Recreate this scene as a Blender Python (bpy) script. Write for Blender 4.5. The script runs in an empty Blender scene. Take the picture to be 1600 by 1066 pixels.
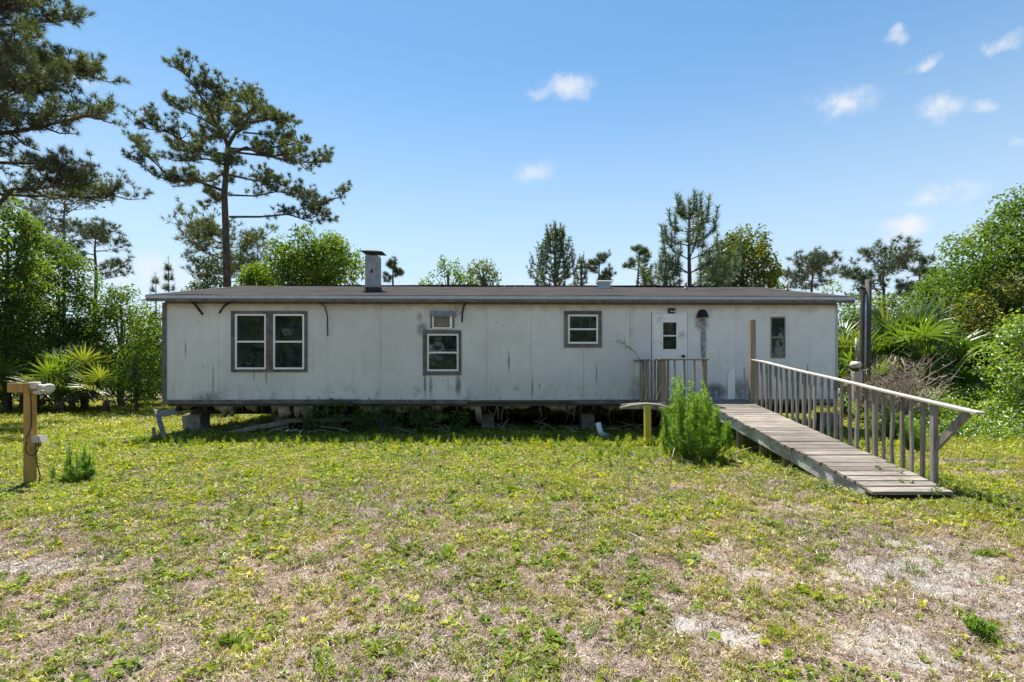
import bpy, math, random
import numpy as np
from mathutils import Vector, Matrix

R = math.radians
SC = bpy.context.scene
COL = SC.collection

# ------------------------------------------------------------------ camera, sky, sun, exposure
FPX, CX, HY, CZ = 770.0, 800.0, 580.0, 1.42        # focal length and horizon of the photograph (1600 px wide)
cam_d = bpy.data.cameras.new('camera')
cam = bpy.data.objects.new('camera', cam_d)
COL.objects.link(cam)
cam.location = (0, 0, CZ)
cam.rotation_euler = (R(90), 0, 0)
cam_d.sensor_width = 36.0
cam_d.lens = FPX / 1600 * 36.0
cam_d.shift_y = (HY - 533.0) / 1600
cam_d.clip_start = 0.05
cam_d.clip_end = 3000
SC.camera = cam

SUN_DIR = Vector((-0.17, 0.45, 1.0)).normalized()    # towards the sun: high, behind the house
SUN_EL = math.asin(SUN_DIR.z)
SUN_AZ = math.atan2(SUN_DIR.x, SUN_DIR.y)

world = bpy.data.worlds.new('World')
SC.world = world
world.use_nodes = True
wn, wl = world.node_tree.nodes, world.node_tree.links
wn.clear()
w_out = wn.new('ShaderNodeOutputWorld')
w_bg = wn.new('ShaderNodeBackground')
w_bg.inputs['Strength'].default_value = 0.074
sky = wn.new('ShaderNodeTexSky')
sky.sky_type = 'NISHITA'
sky.sun_disc = False
sky.sun_elevation = SUN_EL
sky.sun_rotation = SUN_AZ
sky.altitude = 0
sky.air_density = 1.0
sky.dust_density = 0.0
sky.ozone_density = 1.0
wl.new(w_bg.outputs[0], w_out.inputs[0])

sun_d = bpy.data.lights.new('sun', 'SUN')
sun_d.energy = 4.9
sun_d.angle = R(0.53)
sun_d.color = (1.0, 0.92, 0.78)
sun = bpy.data.objects.new('sun', sun_d)
COL.objects.link(sun)
sun.rotation_euler = SUN_DIR.to_track_quat('Z', 'Y').to_euler()

SC.view_settings.view_transform = 'Standard'
SC.view_settings.look = 'None'
SC.view_settings.exposure = 1.25
SC.view_settings.gamma = 1.0
SC.view_settings.use_curve_mapping = False
SC.render.engine = 'CYCLES'
SC.cycles.max_bounces = 6
SC.cycles.transparent_max_bounces = 8


def P(px, py, Y):
    """a point at depth Y that stands at pixel px, py of the 1600 px photograph"""
    return Vector(((px - CX) * Y / FPX, Y, CZ + (HY - py) * Y / FPX))


# small fair weather clouds, placed by direction on the sky
def cloud_nodes():
    tc = wn.new('ShaderNodeTexCoord')
    nz = wn.new('ShaderNodeTexNoise'); nz.inputs['Scale'].default_value = 16; nz.inputs['Detail'].default_value = 6
    nz.inputs['Roughness'].default_value = 0.62
    wl.new(tc.outputs['Generated'], nz.inputs['Vector'])
    sub = wn.new('ShaderNodeVectorMath'); sub.operation = 'SUBTRACT'; sub.inputs[1].default_value = (0.5, 0.5, 0.5)
    wl.new(nz.outputs['Color'], sub.inputs[0])
    sc = wn.new('ShaderNodeVectorMath'); sc.operation = 'SCALE'; sc.inputs['Scale'].default_value = 0.06
    wl.new(sub.outputs[0], sc.inputs[0])
    add = wn.new('ShaderNodeVectorMath'); add.operation = 'ADD'
    wl.new(tc.outputs['Generated'], add.inputs[0]); wl.new(sc.outputs[0], add.inputs[1])
    pts = [(886, 134, 40, 18, .85), (850, 142, 26, 10, .45), (1325, 163, 44, 24, .95), (1285, 150, 30, 14, .5), (1478, 167, 36, 20, .85),
           (1543, 165, 20, 16, .7), (1580, 65, 24, 14, .8), (1443, 96, 24, 10, .7), (1403, 58, 16, 9, .6),
           (832, 270, 32, 18, .6), (1480, 303, 48, 18, 1.1), (1416, 358, 32, 22, 1.1), (128, 122, 22, 26, .7),
           (240, 425, 130, 30, .65), (1020, 440, 300, 20, .3), (1592, 225, 14, 8, .4)]
    dirs = []
    for px, py, sx, sy, a in pts:
        d = P(px, py, 1.0) - Vector((0, 0, CZ)); L = d.length
        dirs.append((d.normalized(), sx / FPX / L, sy / FPX / L, a))
    rr = random.Random(5)
    for k in range(26):                                     # the same sort of clouds on round the sky
        az = rr.uniform(75, 285); el = rr.uniform(8, 60)
        d = Vector((math.sin(R(az)) * math.cos(R(el)), math.cos(R(az)) * math.cos(R(el)), math.sin(R(el))))
        dirs.append((d, rr.uniform(.03, .06), rr.uniform(.015, .03), rr.uniform(.5, .9)))
    last = None
    for d, sx, sz, a in dirs:
        s = wn.new('ShaderNodeVectorMath'); s.operation = 'SUBTRACT'; s.inputs[1].default_value = d
        wl.new(add.outputs[0], s.inputs[0])
        m = wn.new('ShaderNodeVectorMath'); m.operation = 'MULTIPLY'; m.inputs[1].default_value = (1 / sx, 1 / sx, 1 / sz)
        wl.new(s.outputs[0], m.inputs[0])
        ln = wn.new('ShaderNodeVectorMath'); ln.operation = 'LENGTH'
        wl.new(m.outputs[0], ln.inputs[0])
        mr = wn.new('ShaderNodeMapRange'); mr.interpolation_type = 'SMOOTHSTEP'
        mr.inputs['From Min'].default_value = 1.25; mr.inputs['From Max'].default_value = 0.1
        mr.inputs['To Min'].default_value = 0; mr.inputs['To Max'].default_value = a * .9
        wl.new(ln.outputs['Value'], mr.inputs['Value'])
        if last is None:
            last = mr.outputs[0]
        else:
            mx = wn.new('ShaderNodeMath'); mx.operation = 'MAXIMUM'
            wl.new(last, mx.inputs[0]); wl.new(mr.outputs[0], mx.inputs[1]); last = mx.outputs[0]
    nz2 = wn.new('ShaderNodeTexNoise'); nz2.inputs['Scale'].default_value = 26; nz2.inputs['Detail'].default_value = 5
    wl.new(tc.outputs['Generated'], nz2.inputs['Vector'])
    r2 = wn.new('ShaderNodeMapRange'); r2.inputs['From Min'].default_value = .34; r2.inputs['From Max'].default_value = .54
    r2.inputs['To Min'].default_value = .12
    wl.new(nz2.outputs[0], r2.inputs['Value'])
    mm = wn.new('ShaderNodeMath'); mm.operation = 'MULTIPLY'
    wl.new(last, mm.inputs[0]); wl.new(r2.outputs[0], mm.inputs[1])
    mix = wn.new('ShaderNodeMixRGB'); mix.inputs['Color2'].default_value = SKY_CLOUD
    wl.new(mm.outputs[0], mix.inputs['Fac'])
    tint = wn.new('ShaderNodeMixRGB'); tint.blend_type = 'MULTIPLY'; tint.inputs['Fac'].default_value = 1; tint.inputs['Color2'].default_value = (.74, .97, 1.0, 1)
    wl.new(sky.outputs[0], tint.inputs['Color1'])
    sp = wn.new('ShaderNodeSeparateXYZ'); wl.new(tc.outputs['Generated'], sp.inputs[0])
    hz = wn.new('ShaderNodeMapRange'); hz.interpolation_type = 'SMOOTHSTEP'; hz.inputs['From Min'].default_value = .56; hz.inputs['From Max'].default_value = 0
    hz.inputs['To Min'].default_value = 0; hz.inputs['To Max'].default_value = .85; wl.new(sp.outputs[2], hz.inputs['Value'])
    haze = wn.new('ShaderNodeMixRGB'); haze.inputs['Color2'].default_value = (4.3, 4.9, 5.5, 1)      # pale air low over the horizon, all round
    wl.new(hz.outputs[0], haze.inputs['Fac']); wl.new(tint.outputs[0], haze.inputs['Color1'])
    wl.new(haze.outputs[0], mix.inputs['Color1'])
    wl.new(mix.outputs[0], w_bg.inputs['Color'])


SKY_CLOUD = (5.2, 5.3, 5.5, 1)
cloud_nodes()

# ------------------------------------------------------------------ helpers
def smooth(a, b, x):
    t = np.clip((x - a) / (b - a), 0, 1)
    return t * t * (3 - 2 * t)


_tab = np.random.RandomState(7).rand(512, 512)


def vnoise(x, y, s=1.0, seed=0):
    x = np.asarray(x, float) / s + seed * 17.37 + 200; y = np.asarray(y, float) / s + seed * 9.11 + 200
    xi = np.floor(x).astype(int); yi = np.floor(y).astype(int)
    fx = x - xi; fy = y - yi
    fx = fx * fx * (3 - 2 * fx); fy = fy * fy * (3 - 2 * fy)
    a = _tab[xi % 512, yi % 512]; b = _tab[(xi + 1) % 512, yi % 512]
    c = _tab[xi % 512, (yi + 1) % 512]; d = _tab[(xi + 1) % 512, (yi + 1) % 512]
    return (a * (1 - fx) + b * fx) * (1 - fy) + (c * (1 - fx) + d * fx) * fy


def fbm(x, y, s=1.0, seed=0, o=4):
    t = 0; amp = .5; n = 0
    for k in range(o):
        t = t + amp * vnoise(x, y, s / 2 ** k, seed + k * 3); n += amp; amp *= .5
    return t / n


def props(o, label=None, cat=None, group=None, kind=None):
    if label: o['label'] = label
    if cat: o['category'] = cat
    if group: o['group'] = group
    if kind: o['kind'] = kind
    return o


def thing(name, label, cat, loc=(0, 0, 0), rz=0.0, group=None):
    o = bpy.data.objects.new(name, None)
    o.empty_display_size = .2
    o.location = loc; o.rotation_euler = (0, 0, rz)
    COL.objects.link(o)
    return props(o, label, cat, group)


def link(name, me, parent=None, loc=None, rot=None, scale=None):
    o = bpy.data.objects.new(name, me)
    COL.objects.link(o)
    if parent: o.parent = parent
    if loc is not None: o.location = loc
    if rot is not None: o.rotation_euler = rot
    if scale is not None: o.scale = scale if hasattr(scale, '__len__') else (scale,) * 3
    return o


def np_mesh(name, V, F, mat, attr=None, smooth_=False):
    """mesh from numpy arrays; F is (n,k)"""
    me = bpy.data.meshes.new(name)
    V = np.asarray(V, np.float32); F = np.asarray(F, np.int32)
    me.vertices.add(len(V)); me.vertices.foreach_set('co', V.ravel())
    k = F.shape[1]
    me.loops.add(F.size); me.loops.foreach_set('vertex_index', F.ravel())
    me.polygons.add(len(F))
    me.polygons.foreach_set('loop_start', np.arange(0, F.size, k, dtype=np.int32))
    me.polygons.foreach_set('use_smooth', np.full(len(F), smooth_))
    if attr:
        for an, av in attr.items():
            a = me.attributes.new(an, 'FLOAT', 'POINT'); a.data.foreach_set('value', np.asarray(av, np.float32))
    me.update(calc_edges=True); me.validate()
    if mat: me.materials.append(mat)
    return me


class MB:
    """collects shapes and builds them as ONE mesh object"""
    def __init__(s): s.v = []; s.f = []; s.sm = []

    def add(s, vs, fs, sm=False):
        n = len(s.v); s.v += [Vector(v) for v in vs]; s.f += [tuple(i + n for i in f) for f in fs]; s.sm += [sm] * len(fs); return s

    def box(s, x0, x1, y0, y1, z0, z1, j=0.0, rng=None):
        vs = [Vector((x, y, z)) for z in (z0, z1) for y in (y0, y1) for x in (x0, x1)]
        if j and rng: vs = [v + Vector((rng.uniform(-j, j), rng.uniform(-j, j), rng.uniform(-j, j))) for v in vs]
        return s.add(vs, [(0, 2, 3, 1), (4, 5, 7, 6), (0, 1, 5, 4), (2, 6, 7, 3), (0, 4, 6, 2), (1, 3, 7, 5)])

    def beam(s, p0, p1, w, h, up=(0, 0, 1), seg=1, wob=0.0, rng=None):
        p0 = Vector(p0); p1 = Vector(p1); d = (p1 - p0).normalized(); up = Vector(up)
        sd = d.cross(up)
        if sd.length < 1e-4: sd = d.cross(Vector((0, 1, 0)))
        sd.normalize(); u = sd.cross(d).normalized()
        vs = []; fs = []
        for i in range(seg + 1):
            c = p0.lerp(p1, i / seg)
            if wob and rng and 0 < i < seg: c = c + sd * rng.uniform(-wob, wob) + u * rng.uniform(-wob, wob)
            vs += [c + sd * w / 2 * a + u * h / 2 * b for a, b in ((-1, -1), (1, -1), (1, 1), (-1, 1))]
        for i in range(seg):
            b = i * 4
            for k in range(4):
                fs.append((b + k, b + (k + 1) % 4, b + 4 + (k + 1) % 4, b + 4 + k))
        fs += [(3, 2, 1, 0), tuple(seg * 4 + k for k in range(4))]
        return s.add(vs, fs)

    def tube(s, pts, rad, n=6, cap=True, sm=True):
        pts = [Vector(p) for p in pts]
        if not hasattr(rad, '__len__'): rad = [rad] * len(pts)
        vs = []; fs = []; pu = None
        for i, p in enumerate(pts):
            d = (pts[min(i + 1, len(pts) - 1)] - pts[max(i - 1, 0)])
            if d.length < 1e-6: d = Vector((0, 0, 1))
            d.normalize()
            if pu is None:
                pu = d.orthogonal().normalized()
            else:
                pu = (pu - d * pu.dot(d))
                pu = pu.normalized() if pu.length > 1e-5 else d.orthogonal().normalized()
            w = d.cross(pu)
            for k in range(n):
                a = 2 * math.pi * k / n
                vs.append(p + (pu * math.cos(a) + w * math.sin(a)) * rad[i])
        for i in range(len(pts) - 1):
            for k in range(n):
                fs.append((i * n + k, i * n + (k + 1) % n, (i + 1) * n + (k + 1) % n, (i + 1) * n + k))
        if cap:
            fs.append(tuple(reversed(range(n)))); fs.append(tuple((len(pts) - 1) * n + k for k in range(n)))
        return s.add(vs, fs, sm)

    def mesh(s, name, mat, org=None):
        me = bpy.data.meshes.new(name)
        o = Vector(org) if org is not None else Vector((0, 0, 0))
        me.from_pydata([tuple(v - o) for v in s.v], [], s.f)
        me.polygons.foreach_set('use_smooth', s.sm)
        me.materials.append(mat); me.update()
        return me

    def build(s, name, mat, parent=None, org=None, bevel=0):
        o = link(name, s.mesh(name, mat, org), parent)
        if bevel:
            m = o.modifiers.new('bevel', 'BEVEL'); m.width = bevel; m.segments = 1; m.limit_method = 'ANGLE'
        return o


# ------------------------------------------------------------------ materials
def new_mat(name):
    m = bpy.data.materials.new(name); m.use_nodes = True
    nt = m.node_tree; nt.nodes.clear()
    out = nt.nodes.new('ShaderNodeOutputMaterial')
    return m, nt, out


class NT:
    """short node helpers"""
    def __init__(s, nt): s.nt = nt; s.n = nt.nodes; s.l = nt.links

    def new(s, t, **kw):
        n = s.n.new(t)
        for k, v in kw.items(): setattr(n, k, v)
        return n

    def co(s, scale=(1, 1, 1), kind='Object', loc=(0, 0, 0)):
        t = s.new('ShaderNodeTexCoord'); m = s.new('ShaderNodeMapping')
        m.inputs['Scale'].default_value = scale; m.inputs['Location'].default_value = loc
        s.l.new(t.outputs[kind], m.inputs['Vector']); return m.outputs[0]

    def wco(s, scale=(1, 1, 1)):
        t = s.new('ShaderNodeNewGeometry'); m = s.new('ShaderNodeMapping')
        m.inputs['Scale'].default_value = scale
        s.l.new(t.outputs['Position'], m.inputs['Vector']); return m.outputs[0]

    def noise(s, vec, scale=5, detail=4, rough=.55, out=0):
        n = s.new('ShaderNodeTexNoise'); n.inputs['Scale'].default_value = scale
        n.inputs['Detail'].default_value = detail; n.inputs['Roughness'].default_value = rough
        s.l.new(vec, n.inputs['Vector']); return n.outputs[out]

    def ramp(s, v, a, b, lo=0., hi=1., sm=True):
        n = s.new('ShaderNodeMapRange')
        if sm: n.interpolation_type = 'SMOOTHSTEP'
        n.inputs['From Min'].default_value = a; n.inputs['From Max'].default_value = b
        n.inputs['To Min'].default_value = lo; n.inputs['To Max'].default_value = hi
        s.l.new(v, n.inputs['Value']); return n.outputs[0]

    def math(s, op, a, b=None):
        n = s.new('ShaderNodeMath', operation=op)
        for i, x in enumerate((a, b)):
            if x is None: continue
            if isinstance(x, (int, float)): n.inputs[i].default_value = x
            else: s.l.new(x, n.inputs[i])
        return n.outputs[0]

    def mix(s, f, a, b, mode='MIX'):
        n = s.new('ShaderNodeMixRGB', blend_type=mode)
        for i, x in enumerate((f, a, b)):
            if isinstance(x, (int, float)): n.inputs[i].default_value = x
            elif isinstance(x, tuple): n.inputs[i].default_value = (*x[:3], 1)
            else: s.l.new(x, n.inputs[i])
        return n.outputs[0]

    def bump(s, h, strength=.5, dist=.02):
        n = s.new('ShaderNodeBump'); n.inputs['Strength'].default_value = strength; n.inputs['Distance'].default_value = dist
        s.l.new(h, n.inputs['Height']); return n.outputs[0]

    def pbr(s, out, col, rough=.8, bump=None, metal=0, spec=.3):
        b = s.new('ShaderNodeBsdfPrincipled')
        for nm, x in (('Base Color', col), ('Roughness', rough), ('Metallic', metal), ('Specular IOR Level', spec)):
            if isinstance(x, tuple): b.inputs[nm].default_value = (*x[:3], 1)
            elif isinstance(x, (int, float)): b.inputs[nm].default_value = x
            else: s.l.new(x, b.inputs[nm])
        if bump is not None: s.l.new(bump, b.inputs['Normal'])
        s.l.new(b.outputs[0], out.inputs[0]); return b

    def orand(s):
        return s.new('ShaderNodeObjectInfo').outputs['Random']


def simple(name, c1, c2, scale=6, rough=.8, bump=.3, metal=0, stretch=(1, 1, 1), rnd=.15, dirt=None, spec=.3, dist=.01):
    """two-tone mottled surface with grain, a tint per object and optional dirt"""
    m, nt, out = new_mat(name); t = NT(nt)
    co = t.co(stretch)
    n1 = t.noise(co, scale, 6, .6); n2 = t.noise(co, scale * 6, 4, .6)
    f = t.ramp(t.math('ADD', t.math('MULTIPLY', n1, .65), t.math('MULTIPLY', n2, .35)), .36, .64)
    c = t.mix(f, c1, c2)
    if dirt:
        c = t.mix(t.math('MULTIPLY', t.ramp(t.noise(t.co(), scale * .7, 6, .7), .52, .7), .8), c, dirt)
    v = t.ramp(t.orand(), 0, 1, 1 - rnd, 1 + rnd, False)
    hs = t.new('ShaderNodeHueSaturation'); t.l.new(v, hs.inputs['Value']); t.l.new(c, hs.inputs['Color'])
    t.pbr(out, hs.outputs[0], rough, t.bump(t.math('ADD', n1, n2), bump, dist), metal, spec)
    return m


def leaf_mat(name, c1, c2, c3=None, trans=.42, tint=(1.5, 1.5, .5), rough=.5, gloss=.035, attr='v', inst=False, dark=None):
    """leaf: diffuse + translucent + a little sheen; colour varies leaf by leaf"""
    m, nt, out = new_mat(name); t = NT(nt)
    if inst:
        f = t.orand()
    else:
        a = t.new('ShaderNodeAttribute', attribute_name=attr); f = a.outputs['Fac']
    c = t.mix(f, c1, c2)
    if c3:
        c = t.mix(t.ramp(f, .8, 1.0), c, c3)
    big = t.noise(t.wco(), .9, 3)
    c = t.mix(t.ramp(big, .4, .62, 0, .45), c, t.mix(1.0, c, (1.5, 1.35, .75), 'MULTIPLY'))
    d = t.new('ShaderNodeBsdfDiffuse'); t.l.new(c, d.inputs[0])
    tr = t.new('ShaderNodeBsdfTranslucent'); t.l.new(t.mix(1.0, c, tint, 'MULTIPLY'), tr.inputs[0])
    g = t.new('ShaderNodeBsdfGlossy'); g.inputs['Roughness'].default_value = rough; g.inputs[0].default_value = (.8, .85, .9, 1)
    m1 = t.new('ShaderNodeMixShader'); m1.inputs[0].default_value = trans
    t.l.new(d.outputs[0], m1.inputs[1]); t.l.new(tr.outputs[0], m1.inputs[2])
    m2 = t.new('ShaderNodeMixShader'); m2.inputs[0].default_value = gloss
    t.l.new(m1.outputs[0], m2.inputs[1]); t.l.new(g.outputs[0], m2.inputs[2])
    t.l.new(m2.outputs[0], out.inputs[0])
    return m


M = {}
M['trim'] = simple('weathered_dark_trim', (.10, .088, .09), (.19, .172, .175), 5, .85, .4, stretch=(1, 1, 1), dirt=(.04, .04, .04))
M['fascia'] = simple('grey_blue_fascia', (.36, .40, .45), (.46, .50, .54), 4, .6, .15, rnd=.03)
M['frieze'] = simple('shadowed_frieze_board', (.12, .11, .10), (.2, .17, .14), 5, .85, .4)  # dark brown board tone, also on the soffit and one bottom trim
M['white'] = simple('white_aluminium', (.78, .79, .80), (.84, .85, .86), 7, .5, .1, rnd=.03)
M['bronze'] = simple('brown_aluminium', (.20, .17, .14), (.27, .24, .2), 7, .5, .1, rnd=.03)
M['door'] = simple('white_door_paint', (.74, .76, .78), (.80, .82, .83), 3, .6, .1, rnd=.02, dirt=(.33, .34, .34))
M['shingle'] = simple('old_shingle', (.042, .040, .043), (.072, .069, .073), 2.2, .95, .5, stretch=(.5, 2.2, 1), rnd=0, dirt=(.03, .028, .029), spec=0)
M['ridge'] = simple('black_ridge_cap', (.02, .02, .02), (.04, .04, .04), 4, .9, .4)
M['plank'] = simple('grey_weathered_plank', (.12, .108, .098), (.29, .262, .237), 3.0, .85, .8, stretch=(.6, 9, 9), rnd=.3, dirt=(.12, .11, .095))
M['rail_top'] = simple('bleached_rail', (.32, .31, .295), (.46, .445, .42), 3.5, .8, .5, stretch=(9, .6, 9), rnd=.05)
M['baluster'] = simple('grey_baluster', (.17, .15, .135), (.31, .28, .25), 3, .85, .5, stretch=(9, 9, .7), rnd=.22, dirt=(.10, .09, .08))
M['post_wood'] = simple('old_post_wood', (.19, .15, .115), (.33, .27, .21), 3, .85, .5, stretch=(9, 9, .7), rnd=.12)
M['stringer'] = simple('peeling_white_stringer', (.30, .29, .28), (.60, .61, .61), 2.6, .85, .5, stretch=(9, 1, 2.5), rnd=.03, dirt=(.08, .075, .07))
M['yellow_wood'] = simple('yellow_treated_pine', (.34, .20, .055), (.48, .30, .09), 2.5, .7, .3, stretch=(10, 10, .8), rnd=.04)
M['yellow_paint'] = simple('yellow_painted_post', (.46, .36, .04), (.55, .44, .08), 3, .7, .3, stretch=(8, 8, .8), rnd=.04, dirt=(.28, .2, .06))
M['block'] = simple('concrete_block', (.22, .215, .205), (.33, .32, .31), 9, .95, .8, rnd=.12, dirt=(.13, .13, .12))
M['steel'] = simple('rusty_frame_steel', (.035, .03, .028), (.075, .055, .045), 5, .8, .3)
M['galv'] = simple('galvanised_metal', (.26, .27, .28), (.38, .39, .40), 5, .55, .2, metal=.25, dirt=(.17, .16, .15))
M['rust'] = simple('rusty_cap', (.05, .045, .043), (.11, .10, .095), 9, .9, .5)
M['tar'] = simple('black_tar', (.02, .02, .02), (.05, .045, .04), 9, .9, .5)
M['black'] = simple('black_plastic', (.012, .012, .013), (.025, .025, .027), 8, .5, .1)
M['pvc'] = simple('white_pvc', (.6, .62, .64), (.72, .73, .74), 8, .45, .1)
M['lamp_grey'] = simple('pale_grey_cast_metal', (.48, .46, .42), (.58, .56, .52), 8, .55, .1)
M['insul'] = simple('torn_tan_insulation', (.22, .17, .12), (.46, .40, .33), 7, .95, .8, dirt=(.09, .075, .06), dist=.03)
M['bark'] = simple('pine_bark', (.055, .042, .036), (.15, .115, .095), 7, .95, 1.0, stretch=(1, 1, .35), dist=.03)
M['bark2'] = simple('grey_bark', (.07, .06, .05), (.16, .14, .12), 6, .95, .8, stretch=(1, 1, .4), dist=.02)
M['deadwood'] = simple('dead_stick', (.24, .205, .17), (.40, .36, .31), 12, .9, .4)
M['interior'] = simple('dim_interior', (.09, .085, .08), (.12, .115, .11), 3, .9, .1)
M['blind'] = simple('dusty_blind', (.10, .11, .12), (.16, .17, .18), 6, .9, .1)
M['grille'] = simple('brown_cooler_grille', (.20, .175, .15), (.28, .25, .215), 9, .7, .2)
M['bluefoil'] = simple('blue_grey_flashing', (.10, .14, .20), (.24, .28, .34), 14, .6, .4)
M['brown_leafless'] = simple('dry_brown_twigs', (.30, .24, .20), (.46, .38, .32), 14, .9, .3)
M['oldpole'] = simple('dark_utility_pole', (.045, .04, .042), (.09, .08, .078), 4, .8, .5, stretch=(8, 8, .6))
M['sandrock'] = simple('pale_rubble', (.36, .35, .34), (.50, .49, .47), 12, .95, .6)


def glass_mat():
    m, nt, out = new_mat('window_glass'); t = NT(nt)
    fr = t.new('ShaderNodeFresnel'); fr.inputs[0].default_value = 1.5
    nb = t.bump(t.noise(t.co(), 2.5, 2), .12, .02)
    tr = t.new('ShaderNodeBsdfTransparent'); tr.inputs[0].default_value = (.5, .54, .54, 1)
    gl = t.new('ShaderNodeBsdfGlossy'); gl.inputs['Roughness'].default_value = .03; gl.inputs[0].default_value = (1, 1, 1, 1)
    t.l.new(nb, gl.inputs['Normal'])
    df = t.new('ShaderNodeBsdfDiffuse'); df.inputs[0].default_value = (.22, .25, .27, 1)
    mx = t.new('ShaderNodeMixShader'); t.l.new(t.math('MULTIPLY', fr.outputs[0], 1.5), mx.inputs[0])
    t.l.new(tr.outputs[0], mx.inputs[1]); t.l.new(gl.outputs[0], mx.inputs[2])
    m2 = t.new('ShaderNodeMixShader'); t.l.new(t.ramp(t.noise(t.co(), 6, 5),   .35, .75, .05, .17), m2.inputs[0])
    t.l.new(mx.outputs[0], m2.inputs[1]); t.l.new(df.outputs[0], m2.inputs[2])
    t.l.new(m2.outputs[0], out.inputs[0])
    return m


M['glass'] = glass_mat()

# ------------------------------------------------------------------ the house frame of reference
HL = Vector(((258 - CX) * 10.87 / FPX, 10.87, 0)); HR = Vector(((1307 - CX) * 11.13 / FPX, 11.13, 0))
HDIR = (HR - HL).normalized(); HROT = math.atan2(HDIR.y, HDIR.x); HLEN = (HR - HL).length
HN = Vector((-HDIR.y, HDIR.x, 0))                           # into the house


def W(px, py):
    """pixel -> (u along the front wall, z)"""
    k = (px - CX) / FPX
    # point = HL + u*HDIR ; x = k*Y
    u = (k * HL.y - HL.x) / (HDIR.x - k * HDIR.y)
    Y = HL.y + u * HDIR.y
    return u, CZ + (HY - py) * Y / FPX


def siding_mat():
    m, nt, out = new_mat('painted_siding'); t = NT(nt)
    co = t.co()
    sep = t.new('ShaderNodeSeparateXYZ'); t.l.new(co, sep.inputs[0]); U, Z = sep.outputs[0], sep.outputs[2]
    big = t.noise(co, .55, 5, .6); mid = t.noise(co, 3.5, 6, .62); fine = t.noise(co, 26, 4, .6)
    c = t.mix(t.ramp(big, .35, .65), (.60, .585, .575), (.70, .69, .685))
    c = t.mix(t.ramp(U, 7.5, 14.5, 0, .8), c, (.70, .735, .765))       # paler and bluer towards the right end
    c = t.mix(t.ramp(mid, .45, .75, 0, .35), c, (.50, .475, .46))
    # faint horizontal lap lines of the panel face
    wv = t.new('ShaderNodeTexWave', wave_type='BANDS', bands_direction='Z'); wv.inputs['Scale'].default_value = 1.55
    wv.inputs['Distortion'].default_value = .4; t.l.new(co, wv.inputs['Vector'])
    c = t.mix(t.math('MULTIPLY', t.ramp(wv.outputs['Fac'], .0, .12, 1, 0), .04), c, (.3, .3, .3))
    # long thin rain streaks
    st = t.noise(t.co((14, 1, .45)), 1, 5, .7); st2 = t.noise(t.co((34, 1, .9)), 1, 4, .6)
    c = t.mix(t.math('MULTIPLY', t.ramp(st, .56, .75), .42), c, (.30, .30, .29))
    c = t.mix(t.math('MULTIPLY', t.ramp(st2, .62, .76), .38), c, (.22, .22, .21))
    # yellow-brown tide under the eave, with dark scabs of rot
    edge = t.math('ADD', Z, t.math('MULTIPLY', t.math('SUBTRACT', mid, .5), .35))
    c = t.mix(t.math('MULTIPLY', t.ramp(edge, 2.72, 2.93), .65), c, (.36, .31, .21))
    scab = t.noise(t.co((7, 1, 5)), 1, 6, .75)
    top = t.math('MULTIPLY', t.ramp(scab, .56, .64), t.ramp(Z, 2.84, 2.95))
    c = t.mix(top, c, (.07, .055, .04))
    # mildew rising from the bottom edge
    mil = t.noise(t.co((3.5, 1, 2.2)), 1, 8, .78)
    lo = t.math('MULTIPLY', t.ramp(mil, .50, .70), t.ramp(Z, .80, 1.35, 1, 0))
    c = t.mix(t.math('MULTIPLY', lo, .85), c, (.085, .09, .085))
    # stains with their own places: (px,py, half width m, half height m, strength)
    acc = None
    spots = [(1099, 535, .075, .62, 1.0), (1096, 505, .16, .2, .9), (664, 600, .035, .26, .85), (673, 604, .045, .26, .8), (716, 604, .07, .26, .9),
             (660, 515, .13, .16, .8), (655, 495, .07, .12, .5), (1118, 612, .30, .20, 1.0), (1060, 612, .28, .30, .95), (1160, 610, .28, .3, .8),
             (333, 596, .022, .42, .65), (290, 545, .02, .2, .8), (326, 620, .35, .12, .6), (416, 590, .03, .2, .6), (795, 565, .03, .25, .85),
             (832, 605, .025, .22, .7), (932, 585, .02, .28, .7), (843, 604, .012, .08, 1), (397, 586, .02, .14, .6),
             (1020, 560, .04, .9, .55), (1163, 588, .02, .24, .85), (700, 598, .012, .22, .5), (985, 520, .02, .6, .45), (1262, 575, .02, .1, .8),
             (528, 630, .5, .10, .7), (1210, 575, .03, .2, .5), (995, 610, .2, .35, .55)]
    for px, py, su, sz, a in spots:
        u, z = W(px, py)
        s = t.new('ShaderNodeVectorMath', operation='SUBTRACT'); s.inputs[1].default_value = (u, 0, z); t.l.new(co, s.inputs[0])
        k = t.new('ShaderNodeVectorMath', operation='MULTIPLY'); k.inputs[1].default_value = (1 / su, 0, 1 / sz); t.l.new(s.outputs[0], k.inputs[0])
        ln = t.new('ShaderNodeVectorMath', operation='LENGTH'); t.l.new(k.outputs[0], ln.inputs[0])
        v = t.ramp(ln.outputs['Value'], 1.35, .35, 0, a)
        acc = v if acc is None else t.math('MAXIMUM', acc, v)
    gate = t.ramp(t.noise(t.co((9, 1, 5)), 1, 6, .7), .28, .54)
    c = t.mix(t.math('MULTIPLY', t.math('MULTIPLY', acc, gate), .88), c, (.075, .075, .07))
    # rusty nail heads and scabs
    vo = t.new('ShaderNodeTexVoronoi'); vo.inputs['Scale'].default_value = 2.6; t.l.new(co, vo.inputs['Vector'])
    c = t.mix(t.math('MULTIPLY', t.ramp(vo.outputs['Distance'], .035, .055, 1, 0), .8), c, (.10, .085, .07))
    t.pbr(out, c, .75, t.bump(t.math('ADD', fine, mid), .25, .006), 0, .25)
    return m


M['siding'] = siding_mat()

# ------------------------------------------------------------------ ground
RAMP_X0, RAMP_X1 = 3.95, 4.86


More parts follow.
